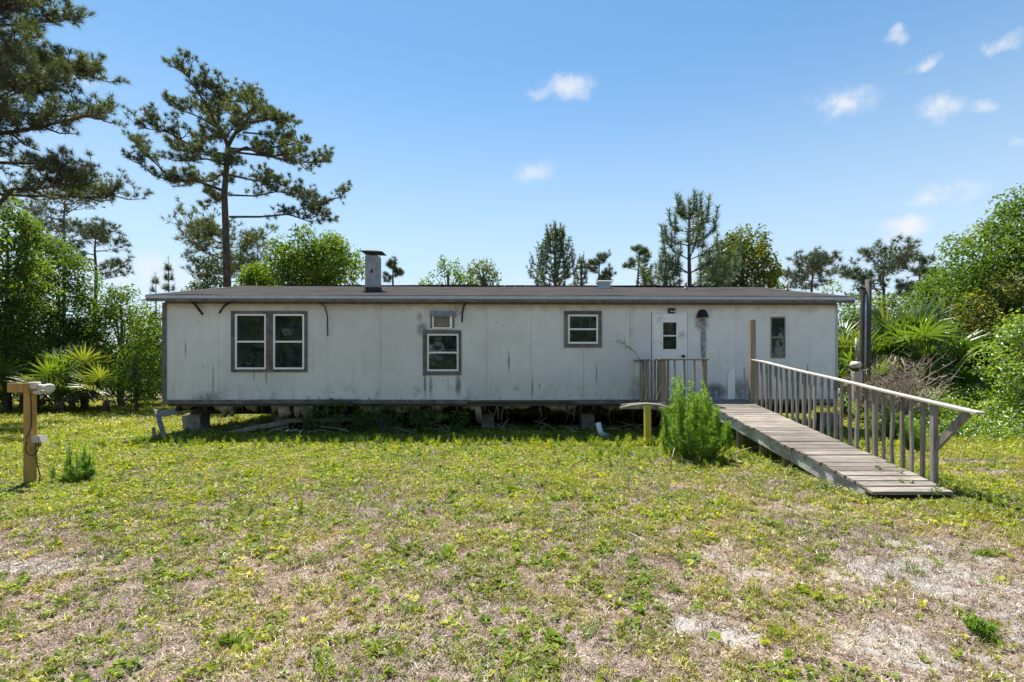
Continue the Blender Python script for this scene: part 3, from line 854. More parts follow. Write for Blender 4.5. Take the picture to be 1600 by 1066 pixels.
def make_ramp():
    org = Vector((4.4, 5.4, 0))
    t = thing('wheelchair_ramp', 'weathered grey wooden wheelchair ramp with one balustrade, running down to the lawn', 'ramp', org)
    rng = random.Random(12)
    xl = lambda Y: 4.03 + (3.92 - 4.03) * (Y - 5.4) / 4.6
    xr = lambda Y: 4.88 + (4.84 - 4.88) * (Y - 5.4) / 4.6
    Y = 5.46; i = 0
    while Y < 9.98:
        w = .138; a = Y; b = Y + w
        m = MB(); ja = rng.uniform(-.02, .02); jb = rng.uniform(-.015, .015); cup = rng.uniform(0, .006); zz = rng.uniform(-.003, .003)
        vs = []
        droop = max(0, (5.85 - Y)) * .05
        for x in (xl(Y) - .03 + ja, xl(Y) + .45 + ja, xr(Y) + .01 + jb):
            for yy, ht in ((a, cup), (a, -.034), (b, -.034), (b, cup)):
                vs.append((x, yy, ramp_z(yy) + ht + zz - droop + rng.uniform(-.002, .002)))
        fs = [(0, 1, 2, 3), (11, 10, 9, 8)]
        for s in (0, 4): fs += [(s, s + 4, s + 5, s + 1), (s + 1, s + 5, s + 6, s + 2), (s + 2, s + 6, s + 7, s + 3), (s + 3, s + 7, s + 4, s)]
        m.add(vs, fs); m.build('plank', M['plank'], t, org, bevel=.003)
        Y += w + rng.uniform(.010, .019); i += 1
    # platform planks
    Y = 10.0
    while Y < 10.98:
        m = MB(); m.box(2.92 + rng.uniform(-.02, .02), 4.9, Y, Y + .138, .75, .784 + rng.uniform(0, .004)); m.build('plank', M['plank'], t, org, bevel=.003); Y += .147
    # stringers
    for x, mt in ((3.94, 'stringer'), (4.80, 'stringer')):
        m = MB(); x0 = x + .07 if mt and x < 4.2 else x + .04
        m.add([(x, 9.98, ramp_z(9.98) - .036), (x + .04, 9.98, ramp_z(9.98) - .036), (x + .04, 9.98, ramp_z(9.98) - .22), (x, 9.98, ramp_z(9.98) - .22),
               (x0, 5.6, ramp_z(5.6) - .06), (x0 + .04, 5.6, ramp_z(5.6) - .06), (x0 + .04, 5.6, .01), (x0, 5.6, .01),
               (x0, 6.2, ramp_z(6.2) - .22), (x0 + .04, 6.2, ramp_z(6.2) - .22), (x0, 6.2, ramp_z(6.2) - .036), (x0 + .04, 6.2, ramp_z(6.2) - .036)],
              [(0, 3, 8, 10), (10, 8, 7, 4), (1, 11, 9, 2), (11, 5, 6, 9), (0, 10, 11, 1), (10, 4, 5, 11), (3, 2, 9, 8), (8, 9, 6, 7), (0, 1, 2, 3), (4, 7, 6, 5)])
        m.build('stringer', M['stringer'], t, org)
    m = MB(); m.box(2.18, 3.93, 9.955, 9.992, .655, .745); m.build('rim_board', M['baluster'], t, org)
    m = MB(); m.box(3.0, 3.04, 9.995, 11.0, .60, .748); m.build('rim_board', M['post_wood'], t, org)
    m = MB(); m.box(2.95, 3.9, 9.93, 9.953, .755, .79); m.build('rim_board', M['rail_top'], t, org)
    # support posts
    for x, Y in ((4.02, 8.75), (4.03, 7.95), (4.04, 7.3), (4.78, 8.75), (4.78, 7.3), (3.08, 9.9), (3.9, 10.05)):
        m = MB(); m.box(x, x + .09, Y, Y + .09, -.1, ramp_z(Y) - (.04 if Y < 9.8 else .19)); m.build('support_post', M['post_wood'], t, org)
    # right balustrade
    rail_z = lambda Y: 1.655 - .1415 * (9.95 - Y)
    def xrail(Y): return 4.90 + (4.86 - 4.90) * (Y - 5.4) / 4.6
    m = MB(); m.add(*taper((4.86, 9.97), .055, -.1, 2.46, .05, lean=(.0, .0))); m.build('tall_post', M['post_wood'], t, org, bevel=.004)
    for Y, s in ((8.24, .042), (6.65, .042), (5.73, .048)):
        m = MB(); m.add(*taper((xrail(Y) + .01, Y), s * .62, ramp_z(Y) - .25, rail_z(Y) - .016, s * .62)); m.build('rail_post', M['baluster'], t, org, bevel=.004)
    ys = [9.95 - (9.95 - 8.24) * k / 10 for k in range(1, 10)] + [8.24 - (8.24 - 6.65) * k / 10 for k in range(1, 10)] + [6.65 - (6.65 - 5.73) * k / 6 for k in range(1, 6)]
    for Y in ys:
        m = MB(); x = xrail(Y) + rng.uniform(-.006, .01); Y += rng.uniform(-.012, .012)
        r_ = rng.uniform(.022, .028)
        p = [Vector((x + rng.uniform(-.012, .012), Y + rng.uniform(-.022, .022), ramp_z(Y) - .12 - rng.uniform(0, .05))), 0, 0, Vector((x, Y, rail_z(Y) - .021))]
        p[1] = p[0].lerp(p[3], .35) + Vector((rng.uniform(-.008, .008), rng.uniform(-.012, .012), 0)); p[2] = p[0].lerp(p[3], .7) + Vector((rng.uniform(-.006, .006), rng.uniform(-.01, .01), 0))
        m.tube(p, [r_, r_ * 1.02, r_, r_ * .98], 4 if rng.random() < .6 else 6, sm=False); m.build('baluster', M['baluster'], t, org)
    m = MB(); n = 8; pts = []
    for k in range(n + 1):
        Y = 10.0 - 4.85 * k / n; pts.append(Vector((xrail(Y) + .0 + .006 * math.sin(k * 2.1), Y, rail_z(Y) + .004 * math.sin(k * 1.7))))
    for a, b in zip(pts[:-1], pts[1:]): pass
    vs = []; fs = []
    for p in pts: vs += [p + Vector((-.05, 0, -.015)), p + Vector((.05, 0, -.015)), p + Vector((.05, 0, .013)), p + Vector((-.05, 0, .013))]
    for k in range(n):
        for q in range(4): fs.append((4 * k + q, 4 * k + 4 + q, 4 * k + 4 + (q + 1) % 4, 4 * k + (q + 1) % 4))
    fs += [(0, 1, 2, 3), (4 * n + 3, 4 * n + 2, 4 * n + 1, 4 * n)]
    m.add(vs, fs); m.build('handrail', M['rail_top'], t, org, bevel=.005)
    m = MB(); m.beam((4.92, 5.76, .50), (4.92, 5.32, rail_z(5.32) - .03), .04, .088, up=(0, -1, .2)); m.build('brace', M['baluster'], t, org, bevel=.004)
    # platform balustrade: front and left side
    zt = 1.655
    def bal(x, Y, w, mt='baluster', nm='baluster', z0=.62):
        m = MB(); m.add(*taper((x, Y), w / 2, z0, zt - .018, w / 2 * .96, lean=(rng.uniform(-.01, .01), 0))); m.build(nm, M[mt], t, org, bevel=.003)
    bal(3.055, 9.98, .10, 'post_wood', 'rail_post'); bal(3.14, 9.93, .045, 'post_wood'); bal(2.99, 9.97, .035)
    for px in (1054, 1069.5, 1085): bal((px - CX) * 9.93 / FPX, 9.93, .035)
    bal((1100.5 - CX) * 9.96 / FPX, 9.96, .085, 'post_wood', 'rail_post')
    for f in (.0, .14, .28, .56, .7, .84): bal(2.80 + .17 * (1 - f), 10.04 + .95 * f, .036)
    bal(2.86, 10.48, .085, 'post_wood', 'rail_post')
    m = MB(); m.box(2.95, 3.95, 9.88, 9.99, zt - .018, zt + .018); m.build('handrail', M['post_wood'], t, org, bevel=.004)
    m = MB(); m.add([(2.90, 10.0, zt - .016), (3.02, 10.0, zt - .016), (2.86, 11.05, zt - .016), (2.74, 11.05, zt - .016), (2.90, 10.0, zt + .018), (3.02, 10.0, zt + .018), (2.86, 11.05, zt + .018), (2.74, 11.05, zt + .018)],
                    [(3, 2, 1, 0), (4, 5, 6, 7), (0, 1, 5, 4), (1, 2, 6, 5), (2, 3, 7, 6), (3, 0, 4, 7)]); m.build('handrail', M['baluster'], t, org)


def taper(c, s0, z0, z1, s1, lean=(0, 0)):
    x, y = c; vs = []
    for z, s, lx, ly in ((z0, s0, 0, 0), (z1, s1, lean[0], lean[1])):
        vs += [(x + lx - s, y + ly - s, z), (x + lx + s, y + ly - s, z), (x + lx + s, y + ly + s, z), (x + lx - s, y + ly + s, z)]
    return vs, [(3, 2, 1, 0), (4, 5, 6, 7), (0, 1, 5, 4), (1, 2, 6, 5), (2, 3, 7, 6), (3, 0, 4, 7)]


make_ramp()


# ------------------------------------------------------------------ smaller built things
def make_small():
    rng = random.Random(8)
    # yellow post and the fallen branch lying over it
    o = MB(); o.add(*taper((0, 0), .058, -.1, .775, .055, (-.008, 0))); ob = o.build('yellow_post', M['yellow_paint']); ob.location = (2.57, 9.33, 0)
    mm = ob.modifiers.new('b', 'BEVEL'); mm.width = .005
    props(ob, 'short yellow painted post standing in front of the platform', 'post')
    m = MB()
    a = [P(970, 638, 9.2), P(985, 634, 9.25), P(1010, 631.5, 9.3), P(1030, 633, 9.3), P(1052, 639, 9.25), P(1066, 646, 9.2)]
    m.tube(a, [.026, .024, .022, .02, .017, .01], 7); m.tube([P(972, 633, 9.32), P(1000, 630.5, 9.36), P(1040, 631, 9.4)], [.02, .018, .01], 6)
    ob = m.build('fallen_branch', M['deadwood'], None, P(1010, 636, 9.3)); ob.location = P(1010, 636, 9.3)
    props(ob, 'bleached bare branch lying across the top of the short yellow post', 'branch')
    # lamp post at the left
    base = Vector(((47 - CX) * 6.18 / FPX, 6.18, 0))
    t = thing('light_post', 'yellow timber post with cross arm, floodlight and outlet box at the left of the lawn', 'lamp post', base)
    m = MB(); m.add(*taper((0, 0), .045, -.1, 1.27, .045)); m.build('post', M['yellow_wood'], t, bevel=.004)
    m = MB(); m.box(-.215, .04, -.075, -.047, 1.155, 1.272); m.build('cross_arm', M['yellow_wood'], t, bevel=.004)
    m = MB(); m.box(-.03, .05, .0472, .07, 1.12, 1.26); m.build('mounting_plate', M['yellow_wood'], t)
    fl = thing_part('floodlight', t)
    m = MB(); m.box(.047, .16, -.03, .05, 1.13, 1.18); m.build('junction_box', M['lamp_grey'], fl, bevel=.008)
    m = MB(); m.box(.02, .12, -.05, .03, 1.20, 1.285); m.build('sensor_housing', M['lamp_grey'], fl, bevel=.008)
    m = MB(); m.tube([(.12, 0, 1.235), (.15, -.01, 1.23), (.18, -.01, 1.225)], [.026, .024, .028], 10)
    m.tube([(.18, -.01, 1.225), (.20, -.01, 1.222), (.23, -.015, 1.215), (.27, -.03, 1.205), (.285, -.035, 1.20)], [.03, .034, .05, .06, .056], 12); m.build('lamp_head', M['lamp_grey'], fl)
    bx = thing_part('outlet_box', t)
    m = MB(); m.box(.047, .12, -.05, .03, .47, .59); m.build('box_body', M['yellow_wood'], bx, bevel=.005)
    m = MB(); m.add([(.09, -.07, .53), (.20, -.06, .535), (.205, .03, .535), (.09, .03, .53), (.075, -.07, .61), (.165, -.06, .62), (.17, .03, .62), (.075, .03, .61)],
                    [(3, 2, 1, 0), (4, 5, 6, 7), (0, 1, 5, 4), (1, 2, 6, 5), (2, 3, 7, 6), (3, 0, 4, 7)]); m.build('box_cover', M['lamp_grey'], bx)
    m = MB()
    m.tube([(.05, -.05, 1.15), (.062, -.05, 1.05), (.068, -.05, .85), (.062, -.05, .72), (.03, -.06, .62), (.02, -.07, .58)], .006, 5)
    m.tube([(.02, -.06, .55), (.01, -.07, .45), (.05, -.08, .39), (.11, -.08, .37), (.16, -.07, .42), (.17, -.06, .52)], .006, 5)
    m.tube([(.13, -.06, .52), (.15, -.08, .38), (.18, -.09, .25), (.195, -.07, .12), (.18, -.08, .0)], .007, 5)
    m.build('cable', M['black'], t)
    # utility poles and meter
    b = P(1350, 667, 12.6); b.z = 0
    t = thing('utility_post', 'pair of dark bare posts with a service cable, rising right of the house', 'utility pole', b)
    m = MB(); m.tube([P(1354, 668, 12.6), P(1355, 560, 12.6), P(1357, 437, 12.6)], [.085, .08, .072], 8); m.build('pole', M['oldpole'], t, b)
    m = MB(); m.beam(P(1344, 668, 12.55), P(1349, 450, 12.55), .075, .08); m.build('pole', M['oldpole'], t, b)
    m = MB(); m.tube([P(1351.5, 600, 12.5), P(1352, 520, 12.5), P(1353, 460, 12.5)], .028, 6); m.build('conduit', M['galv'], t, b)
    m = MB(); m.tube([P(1349, 452, 12.5), P(1346, 449, 12.5), P(1342, 450, 12.5), P(1340, 455, 12.5)], [.03, .035, .03, .02], 6); m.build('weatherhead', M['black'], t, b)
    t2 = thing('electric_meter', 'pale grey electric meter and breaker box fixed to the dark posts', 'electric meter', b)
    m = MB(); q = P(1338, 603, 12.35); m.box(q.x - .11, q.x + .11, q.y - .08, q.y + .04, q.z - .37, q.z + .35); m.build('breaker_box', M['lamp_grey'], t2, b, bevel=.01)
    m = MB(); q = P(1338, 570, 12.3); m.tube([q + Vector((0, .12, 0)), q, q + Vector((0, -.02, 0)), q + Vector((0, -.1, 0)), q + Vector((0, -.12, 0))], [.085, .085, .075, .07, .04], 12); m.build('meter', M['lamp_grey'], t2, b)
    m = MB(); q = P(1337, 560, 12.35); m.tube([q + Vector((.03, 0, -.05)), q + Vector((.05, .05, .5))], [.03, .03], 8); m.build('conduit', M['galv'], t2, b)
    # broken timber at the left corner of the house
    def board(p0, p1, w, h, mt, name, label, cat, up=(0, 0, 1)):
        c = (Vector(p0) + Vector(p1)) / 2; m = MB(); m.beam(p0, p1, w, h, up, 3, .006, rng); ob = m.build(name, M[mt], None, c, bevel=.003); ob.location = c
        props(ob, label, cat)
    board(P(244, 640, 10.55), P(258, 690, 10.2), .09, .03, 'plank', 'broken_board', 'grey broken board leaning below the left corner of the house', 'board')
    board(P(247, 648, 10.6), P(283, 641, 11.1), .03, .13, 'rail_top', 'broken_board', 'bleached board end sticking out under the left corner of the house', 'board')
    board(P(322, 684, 10.9), P(468, 655, 11.3), .03, .10, 'post_wood', 'fallen_plank', 'long weathered plank slanting up in front of the left piers', 'plank', )
    board(P(440, 658, 11.2), P(560, 655, 11.5), .03, .09, 'post_wood', 'fallen_plank', 'weathered plank running into the vines under the house', 'plank')
    board(P(240, 668, 9.9), P(241, 690, 9.9), .05, .05, 'post_wood', 'wood_stump', 'short dark wooden stake stub left of the house corner', 'stake')
    # white litter under the house
    c = P(459, 680, 10.9); m = MB()
    vs = []; 
    for i in range(7):
        for j in range(4):
            vs.append(c + Vector(((i - 3) * .06, (j - 1.5) * .05, .03 + float(vnoise(i, j, 1.3, 9)) * .12)))
    m.add(vs, [(i * 4 + j, i * 4 + j + 1, i * 4 + j + 5, i * 4 + j + 4) for i in range(6) for j in range(3)], False)
    ob = m.build('plastic_sheet', M['pvc'], None, c); ob.location = (c.x, c.y, .0); props(ob, 'crumpled scrap of white plastic on the grass under the house', 'litter')
    # white pipe elbow
    c = P(940, 684, 10.4); c.z = 0
    t = thing('drain_pipe', 'white plastic drain pipe elbow lying at the shadow edge left of the yellow post', 'pipe', c)
    m = MB(); m.tube([c + Vector((-.06, .1, .32)), c + Vector((-.02, .05, .14)), c + Vector((0, 0, .07))], [.06, .06, .06], 12); m.build('pipe', M['pvc'], t, c)
    m = MB(); m.tube([c + Vector((.0, 0, .08)), c + Vector((.05, -.06, .05)), c + Vector((.09, -.12, .05))], [.068, .07, .066], 12); m.build('elbow', M['pvc'], t, c)
    m = MB(); m.tube([c + Vector((.075, -.10, .05)), c + Vector((.1, -.135, .05))], [.078, .078], 12); m.build('collar', M['galv'], t, c)
    # struts seen in the dark below the house
    for px, lab in ((792, 'thin rusty strut under the house, right of the narrow pier'), (988, 'thin rusty strut below the floor behind the short post')):
        c = P(px, 680, 11.6); c.z = 0; m = MB(); m.tube([c + Vector((0, 0, -.05)), c + Vector((.02, 0, .62))], .02, 6); ob = m.build('strut', M['steel'], None, c); ob.location = c; props(ob, lab, 'strut')
    # sticks on the lawn
    def stick(pts, r, label, mt='deadwood'):
        q = []
        for px, py, z in pts:
            Y = (CZ - z) * FPX / (py - HY); q.append(P(px, py, Y))
        m = MB(); m.tube(q, [r, r * .9, r * .8, r * .5][:len(q)] if len(q) <= 4 else [r * (1 - .5 * i / len(q)) for i in range(len(q))], 5)
        ob = m.build('stick', M[mt], None, q[0]); ob.location = q[0]; props(ob, label, 'stick')
    stick([(963, 829, .03), (985, 833, .04), (1020, 852, .03), (1072, 886, .03)], .008, 'long pale dry stick lying alone on the lawn in the foreground')
    stick([(812, 793, .03), (850, 797, .03), (900, 801, .03), (945, 803, .03)], .009, 'thin grey stick lying flat on the lawn left of the ramp foot')
    stick([(1108, 708, .05), (1140, 716, .04), (1180, 730, .04), (1205, 744, .03)], .014, 'pale branch on the grass from the feathery bush towards the ramp')
    stick([(1140, 712, .12), (1165, 702, .15), (1190, 695, .12)], .012, 'bare branch leaning against the ramp support post')
    stick([(1120, 716, .06), (1160, 712, .05), (1215, 728, .05)], .009, 'thin bare stick below the edge of the ramp')
    stick([(975, 704, .05), (1000, 701, .05), (1028, 700, .05)], .012, 'grey stick lying at the foot of the short yellow post')
    stick([(1048, 740, .02), (1049, 720, .2), (1054, 700, .36)], .007, 'bleached dead stem standing just left of the feathery bush')
    stick([(983, 712, .05), (990, 720, .04)], .015, 'rust red scrap of stick near the yellow post', 'rust')
    stick([(1020, 715, .04), (1035, 708, .06), (1042, 705, .08)], .01, 'greenish stick lying near the yellow post', 'galv')
    # rubble at the far left of the lawn
    m = MB(); rg = random.Random(77)
    for k in range(90):
        px, py = (rg.gauss(25, 28), rg.gauss(884, 8)) if rg.random() < .6 else (rg.gauss(125, 22), rg.gauss(888, 5))
        Y = CZ * FPX / (py - HY); c = P(px, py, Y); s = rg.uniform(.006, .024); c.z = .008 + float(ground_z(c.x, c.y))
        vs = [c + Vector((x * s * rg.uniform(.7, 1.2), y * s * rg.uniform(.7, 1.2), z * s * .35)) for x, y, z in ((1, 0, 0), (0, 1, 0), (-1, 0, 0), (0, -1, 0), (.2, .1, 1), (0, 0, -.5))]
        m.add(vs, [(0, 1, 4), (1, 2, 4), (2, 3, 4), (3, 0, 4), (1, 0, 5), (2, 1, 5), (3, 2, 5), (0, 3, 5)])
    ob = m.build('rubble', M['sandrock']); props(ob, 'pale crumbs of rubble on bare sand at the left edge of the lawn', 'rubble', kind='stuff')


make_small()

# ------------------------------------------------------------------ foliage
LM = {}
LM['bright'] = leaf_mat('leaf_bright', (.06, .115, .012), (.13, .20, .025), (.24, .27, .05), .5, (1.5, 1.5, .5))
LM['mid'] = leaf_mat('leaf_mid', (.045, .095, .014), (.105, .18, .024), (.17, .21, .045), .48, (1.5, 1.5, .5))
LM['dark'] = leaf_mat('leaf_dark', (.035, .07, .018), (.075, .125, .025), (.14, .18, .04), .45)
LM['olive'] = leaf_mat('leaf_olive', (.05, .085, .014), (.13, .16, .025), (.26, .20, .06), .48)
LM['needle'] = leaf_mat('pine_needle', (.035, .058, .014), (.095, .12, .03), (.20, .19, .06), .38, (1.4, 1.45, .5), gloss=.09)
LM['needle_y'] = leaf_mat('young_pine_needle', (.035, .068, .022), (.08, .125, .04), (.15, .18, .05), .36, (1.3, 1.4, .6), gloss=.14)
LM['needle_far'] = leaf_mat('far_pine_needle', (.04, .062, .038), (.08, .105, .058), (.13, .14, .08), .3, (1.2, 1.3, .7), gloss=.08)
LM['palm'] = leaf_mat('palmetto_leaf', (.05, .105, .018), (.12, .19, .03), (.24, .24, .06), .45, (1.5, 1.5, .5), rough=.45, gloss=.07)
LM['palm_dead'] = leaf_mat('dead_palm_leaf', (.14, .11, .08), (.28, .24, .19), None, .2, (1.1, 1, .8))
LM['fennel'] = leaf_mat('dog_fennel', (.08, .17, .02), (.24, .38, .05), (.36, .48, .08), .5, (1.4, 1.5, .5), gloss=.04)
LM['vine'] = leaf_mat('undergrowth_leaf', (.09, .18, .015), (.21, .31, .03), (.38, .40, .07), .55, (1.5, 1.5, .45), gloss=.1)
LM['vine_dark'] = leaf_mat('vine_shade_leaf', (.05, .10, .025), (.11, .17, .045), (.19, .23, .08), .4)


def unit(v): return v / np.maximum(np.linalg.norm(v, axis=-1, keepdims=True), 1e-9)


def leaf_quads(P0, A, N, L, Wd, fold=.25):
    """diamond leaves: base P0, axis A, normal N"""
    B = unit(np.cross(A, N)); L = L[:, None]; Wd = Wd[:, None]
    v0 = P0; v2 = P0 + A * L - N * L * .12
    v1 = P0 + A * L * .45 + B * Wd * .5 + N * Wd * fold; v3 = P0 + A * L * .45 - B * Wd * .5 + N * Wd * fold
    V = np.stack([v0, v1, v2, v3], 1).reshape(-1, 3)
    F = np.arange(len(V)).reshape(-1, 4)
    return V, F


def clump_leaves(rs, clumps, per_m2, L, shell=.5, squash=.8, wr=.5):
    """leaves spread over and through round clumps; clumps = [(x,y,z,r)]"""
    Ps, As, Ns, Ls, vs = [], [], [], [], []
    for (x, y, z, r) in clumps:
        n = max(10, int(per_m2 * r * r * 12.6))
        d = unit(rs.normal(size=(n, 3)))
        rad = r * (shell + (1.12 - shell) * rs.rand(n) ** .7)
        rad *= .78 + .44 * vnoise(d[:, 0] * 2 + x, d[:, 1] * 2 + d[:, 2] * 2 + y, .8, 3)
        p = d * rad[:, None]; p[:, 2] *= squash
        Ps.append(p + np.array([x, y, z]))
        nn = unit(d * .5 + np.array([0, 0, .7]) + rs.normal(size=(n, 3)) * .55)
        a = unit(np.cross(nn, rs.normal(size=(n, 3)))); a[:, 2] -= .25; a = unit(a)
        As.append(a); Ns.append(nn); Ls.append(L * (.6 + .8 * rs.rand(n))); vs.append(np.clip(rs.rand(n) * .6 + rs.rand() ** 1.5 * .5, 0, 1))
    Pp = np.concatenate(Ps); A = np.concatenate(As); N = unit(np.concatenate(Ns)); Ll = np.concatenate(Ls); v = np.concatenate(vs)
    V, F = leaf_quads(Pp, A, N, Ll, Ll * wr)
    return V, F, np.repeat(v, 4)


def broad_tree(name, label, px, Y, top, width, base_py=None, bottom=None, leaf='mid', L=.17, dens=46, nc=34, seed=1, trunk_r=.11, group=None, cat='tree', cr=.2, depth=None, up=0.0, lean=0.0, shoots=0, bark='bark2'):
    """px centre, top (pixel row), width in px, bottom pixel row of the crown"""
    rs = np.random.RandomState(seed); rng = random.Random(seed)
    b = P(px, 580, Y); x0, y0 = b.x, Y
    zt = CZ + (HY - top) * Y / FPX; zb = CZ + (HY - bottom) * Y / FPX if bottom else zt * .25
    rx = width * Y / FPX / 2; ry = depth or rx * .9; zc = (zt + zb) / 2; rz = (zt - zb) / 2
    org = Vector((x0, y0, 0))
    t = thing(name, label, cat, org, 0, group)
    clumps = []; tries = 0
    while len(clumps) < nc and tries < 4000:
        tries += 1
        d = unit(rs.normal(size=3)); f = rs.uniform(.25, 1) ** .5
        r = cr * min(rx, rz) * rs.uniform(.7, 1.5) + .12
        tz = d[2] * f
        wz = 1.0 - .35 * max(tz, 0) ** 2
        p = np.array([d[0] * f * max(rx - r * .7, .1) * wz + lean * tz, d[1] * f * max(ry - r * .7, .1) * wz, tz * max(rz - r * .8, .1)])
        clumps.append((p[0], p[1], zc + p[2], r))
    for k in range(shoots):
        a = rs.uniform(0, 6.28); rr = rs.uniform(0, .85) * rx; h = zc + rz * (1 - (rr / rx) ** 2 * .8) * rs.uniform(.8, 1.06)
        for q in range(4): clumps.append((rr * math.cos(a), rr * math.sin(a) * ry / rx, h - q * .28, .13 + .05 * q))
    V, F, v = clump_leaves(rs, clumps, dens, L)
    link('crown', np_mesh('crown', V, F, LM[leaf], {'v': v}), t)
    m = MB(); zf = max(zb, .3) + (zt - zb) * .15
    top_p = Vector((lean * .5, 0, zc + rz * .55))
    tp = [Vector((0, 0, -.1)), Vector((rng.uniform(-.1, .1), 0, zf * .6)), Vector((rng.uniform(-.15, .15), rng.uniform(-.1, .1), zf)), Vector((0, 0, zc)), top_p]
    m.tube(tp, [trunk_r * 1.25, trunk_r, trunk_r * .85, trunk_r * .5, trunk_r * .15], 7)
    m.build('trunk', M[bark], t)
    m = MB()
    for c in rng.sample(clumps[:nc], min(len(clumps), 22)):
        e = Vector(c[:3]); s = tp[2].lerp(tp[3], rng.uniform(0, .9)) if e.z > tp[2].z else tp[1].lerp(tp[2], rng.uniform(.3, 1))
        mid = s.lerp(e, .5) + Vector((rng.uniform(-.1, .1), rng.uniform(-.1, .1), rng.uniform(0, .25)))
        m.tube([s, mid, e], [trunk_r * .32, trunk_r * .2, trunk_r * .06], 4, False)
    m.build('limbs', M[bark], t)
    return t


def needles(rs, pts, dirs, n, L, w, spread=.95):
    """bunch of n needles at each point"""
    k = len(pts); Pn = np.repeat(pts, n, 0); D = np.repeat(dirs, n, 0)
    d = unit(D * .65 + rs.normal(size=(k * n, 3)) * spread * .6)
    Ln = np.repeat(L if hasattr(L, '__len__') else np.full(k, L), n) * (.65 + .5 * rs.rand(k * n))
    s = unit(np.cross(d, rs.normal(size=(k * n, 3)))) * w
    e = Pn + d * Ln[:, None]; e[:, 2] -= Ln * .12 * rs.rand(k * n)
    V = np.stack([Pn - s * .5 - d * 0, Pn + s * .5, e], 1).reshape(-1, 3)
    return V, np.arange(len(V)).reshape(-1, 3), np.repeat(np.repeat(rs.rand(k), n) * .6 + .4 * rs.rand(k * n), 3)


def vec(p): return np.array([p[0], p[1], p[2]], float)


def grow_pine(t, org, trunk, tr, limbs, seed, tuft_L=.24, tuft_n=20, nw=.016, sub=.34, sub_len=.75, start=.3, leaf='needle', bark='bark', curl=.5, twig_r=.012, second=4):
    """limbs: list of (points, radius). Twigs with needle bunches grow along every limb."""
    rng = random.Random(seed); rs = np.random.RandomState(seed)
    m = MB(); m.tube(trunk, tr, 8); m.build('trunk', M[bark], t, org)
    m = MB(); tp, td = [], []
    extra = []
    for pts, r in limbs:
        pp = [Vector(p) for p in pts]; tot = sum((b - a).length for a, b in zip(pp[:-1], pp[1:]))
        for k in range(int(second)):
            i = rng.randrange(max(1, len(pp) - 2), len(pp)) if len(pp) > 2 and rng.random() < .65 else max(1, len(pp) // 2)
            a = pp[i - 1].lerp(pp[i], rng.random()); d = (pp[i] - pp[i - 1]).normalized()
            q = (d * rng.uniform(.3, 1) + Vector((rng.uniform(-1, 1), rng.uniform(-1, 1), rng.uniform(-.35, .8)))).normalized(); l = tot * rng.uniform(.12, .27)
            extra.append(([a, a + q * l * .5 + Vector((0, 0, -.04 * l)), a + q * l + Vector((0, 0, .14 * l))], r * .5))
    for pts, r in list(limbs) + extra:
        pts = [Vector(p) for p in pts]; n = len(pts)
        m.tube(pts, [r * (1 - .8 * i / (n - 1)) for i in range(n)], 5)
        seg = [(pts[i + 1] - pts[i]).length for i in range(n - 1)]; tot = sum(seg); s = tot * start * rng.uniform(.7, 1.2)
        while s < tot:
            a = s; i = 0
            while i < n - 2 and a > seg[i]: a -= seg[i]; i += 1
            p = pts[i].lerp(pts[i + 1], min(1, a / max(seg[i], 1e-6))); d = (pts[i + 1] - pts[i]).normalized()
            side = d.cross(Vector((0, 0, 1))).normalized() if abs(d.z) < .95 else Vector((rng.uniform(-1, 1), rng.uniform(-1, 1), 0)).normalized()
            q = (d * rng.uniform(.1, .9) + side * rng.choice((-1, 1)) * rng.uniform(.4, 1.1) + Vector((0, 0, rng.uniform(-.25, .7)))).normalized()
            l = sub_len * rng.uniform(.45, 1.1) * (1 - .35 * s / tot)
            e1 = p + q * l * .55 + Vector((0, 0, l * .05 * rng.uniform(-1, 1))); e2 = e1 + (q * (1 - curl) + Vector((rng.uniform(-.4, .4), rng.uniform(-.4, .4), curl))).normalized() * l * .5
            m.tube([p, e1, e2], [twig_r, twig_r * .75, twig_r * .4], 3, False)
            tp.append(vec(e2)); td.append(vec((e2 - e1).normalized()))
            for k in range(2):
                f = rng.uniform(.3, 1.0); b0 = e1.lerp(e2, f) if rng.random() < .5 else p.lerp(e1, .4 + .6 * f)
                q2 = (q + Vector((rng.uniform(-1, 1), rng.uniform(-1, 1), rng.uniform(-.2, .9)))).normalized(); b1 = b0 + q2 * l * .4
                m.tube([b0, b1], [twig_r * .6, twig_r * .35], 3, False); tp.append(vec(b1)); td.append(vec(q2))
            s += sub * rng.uniform(.6, 1.3)
        tp.append(vec(pts[-1])); td.append(vec((pts[-1] - pts[-2]).normalized()))
    m.build('branches', M[bark], t, org)
    tp = np.array(tp) - vec(org); td = np.array(td)
    td = unit(td + np.array([0, 0, .35]))
    V, F, v = needles(rs, tp, td, tuft_n, tuft_L, nw)
    link('crown', np_mesh('crown', V, F, LM[leaf], {'v': v}), t)


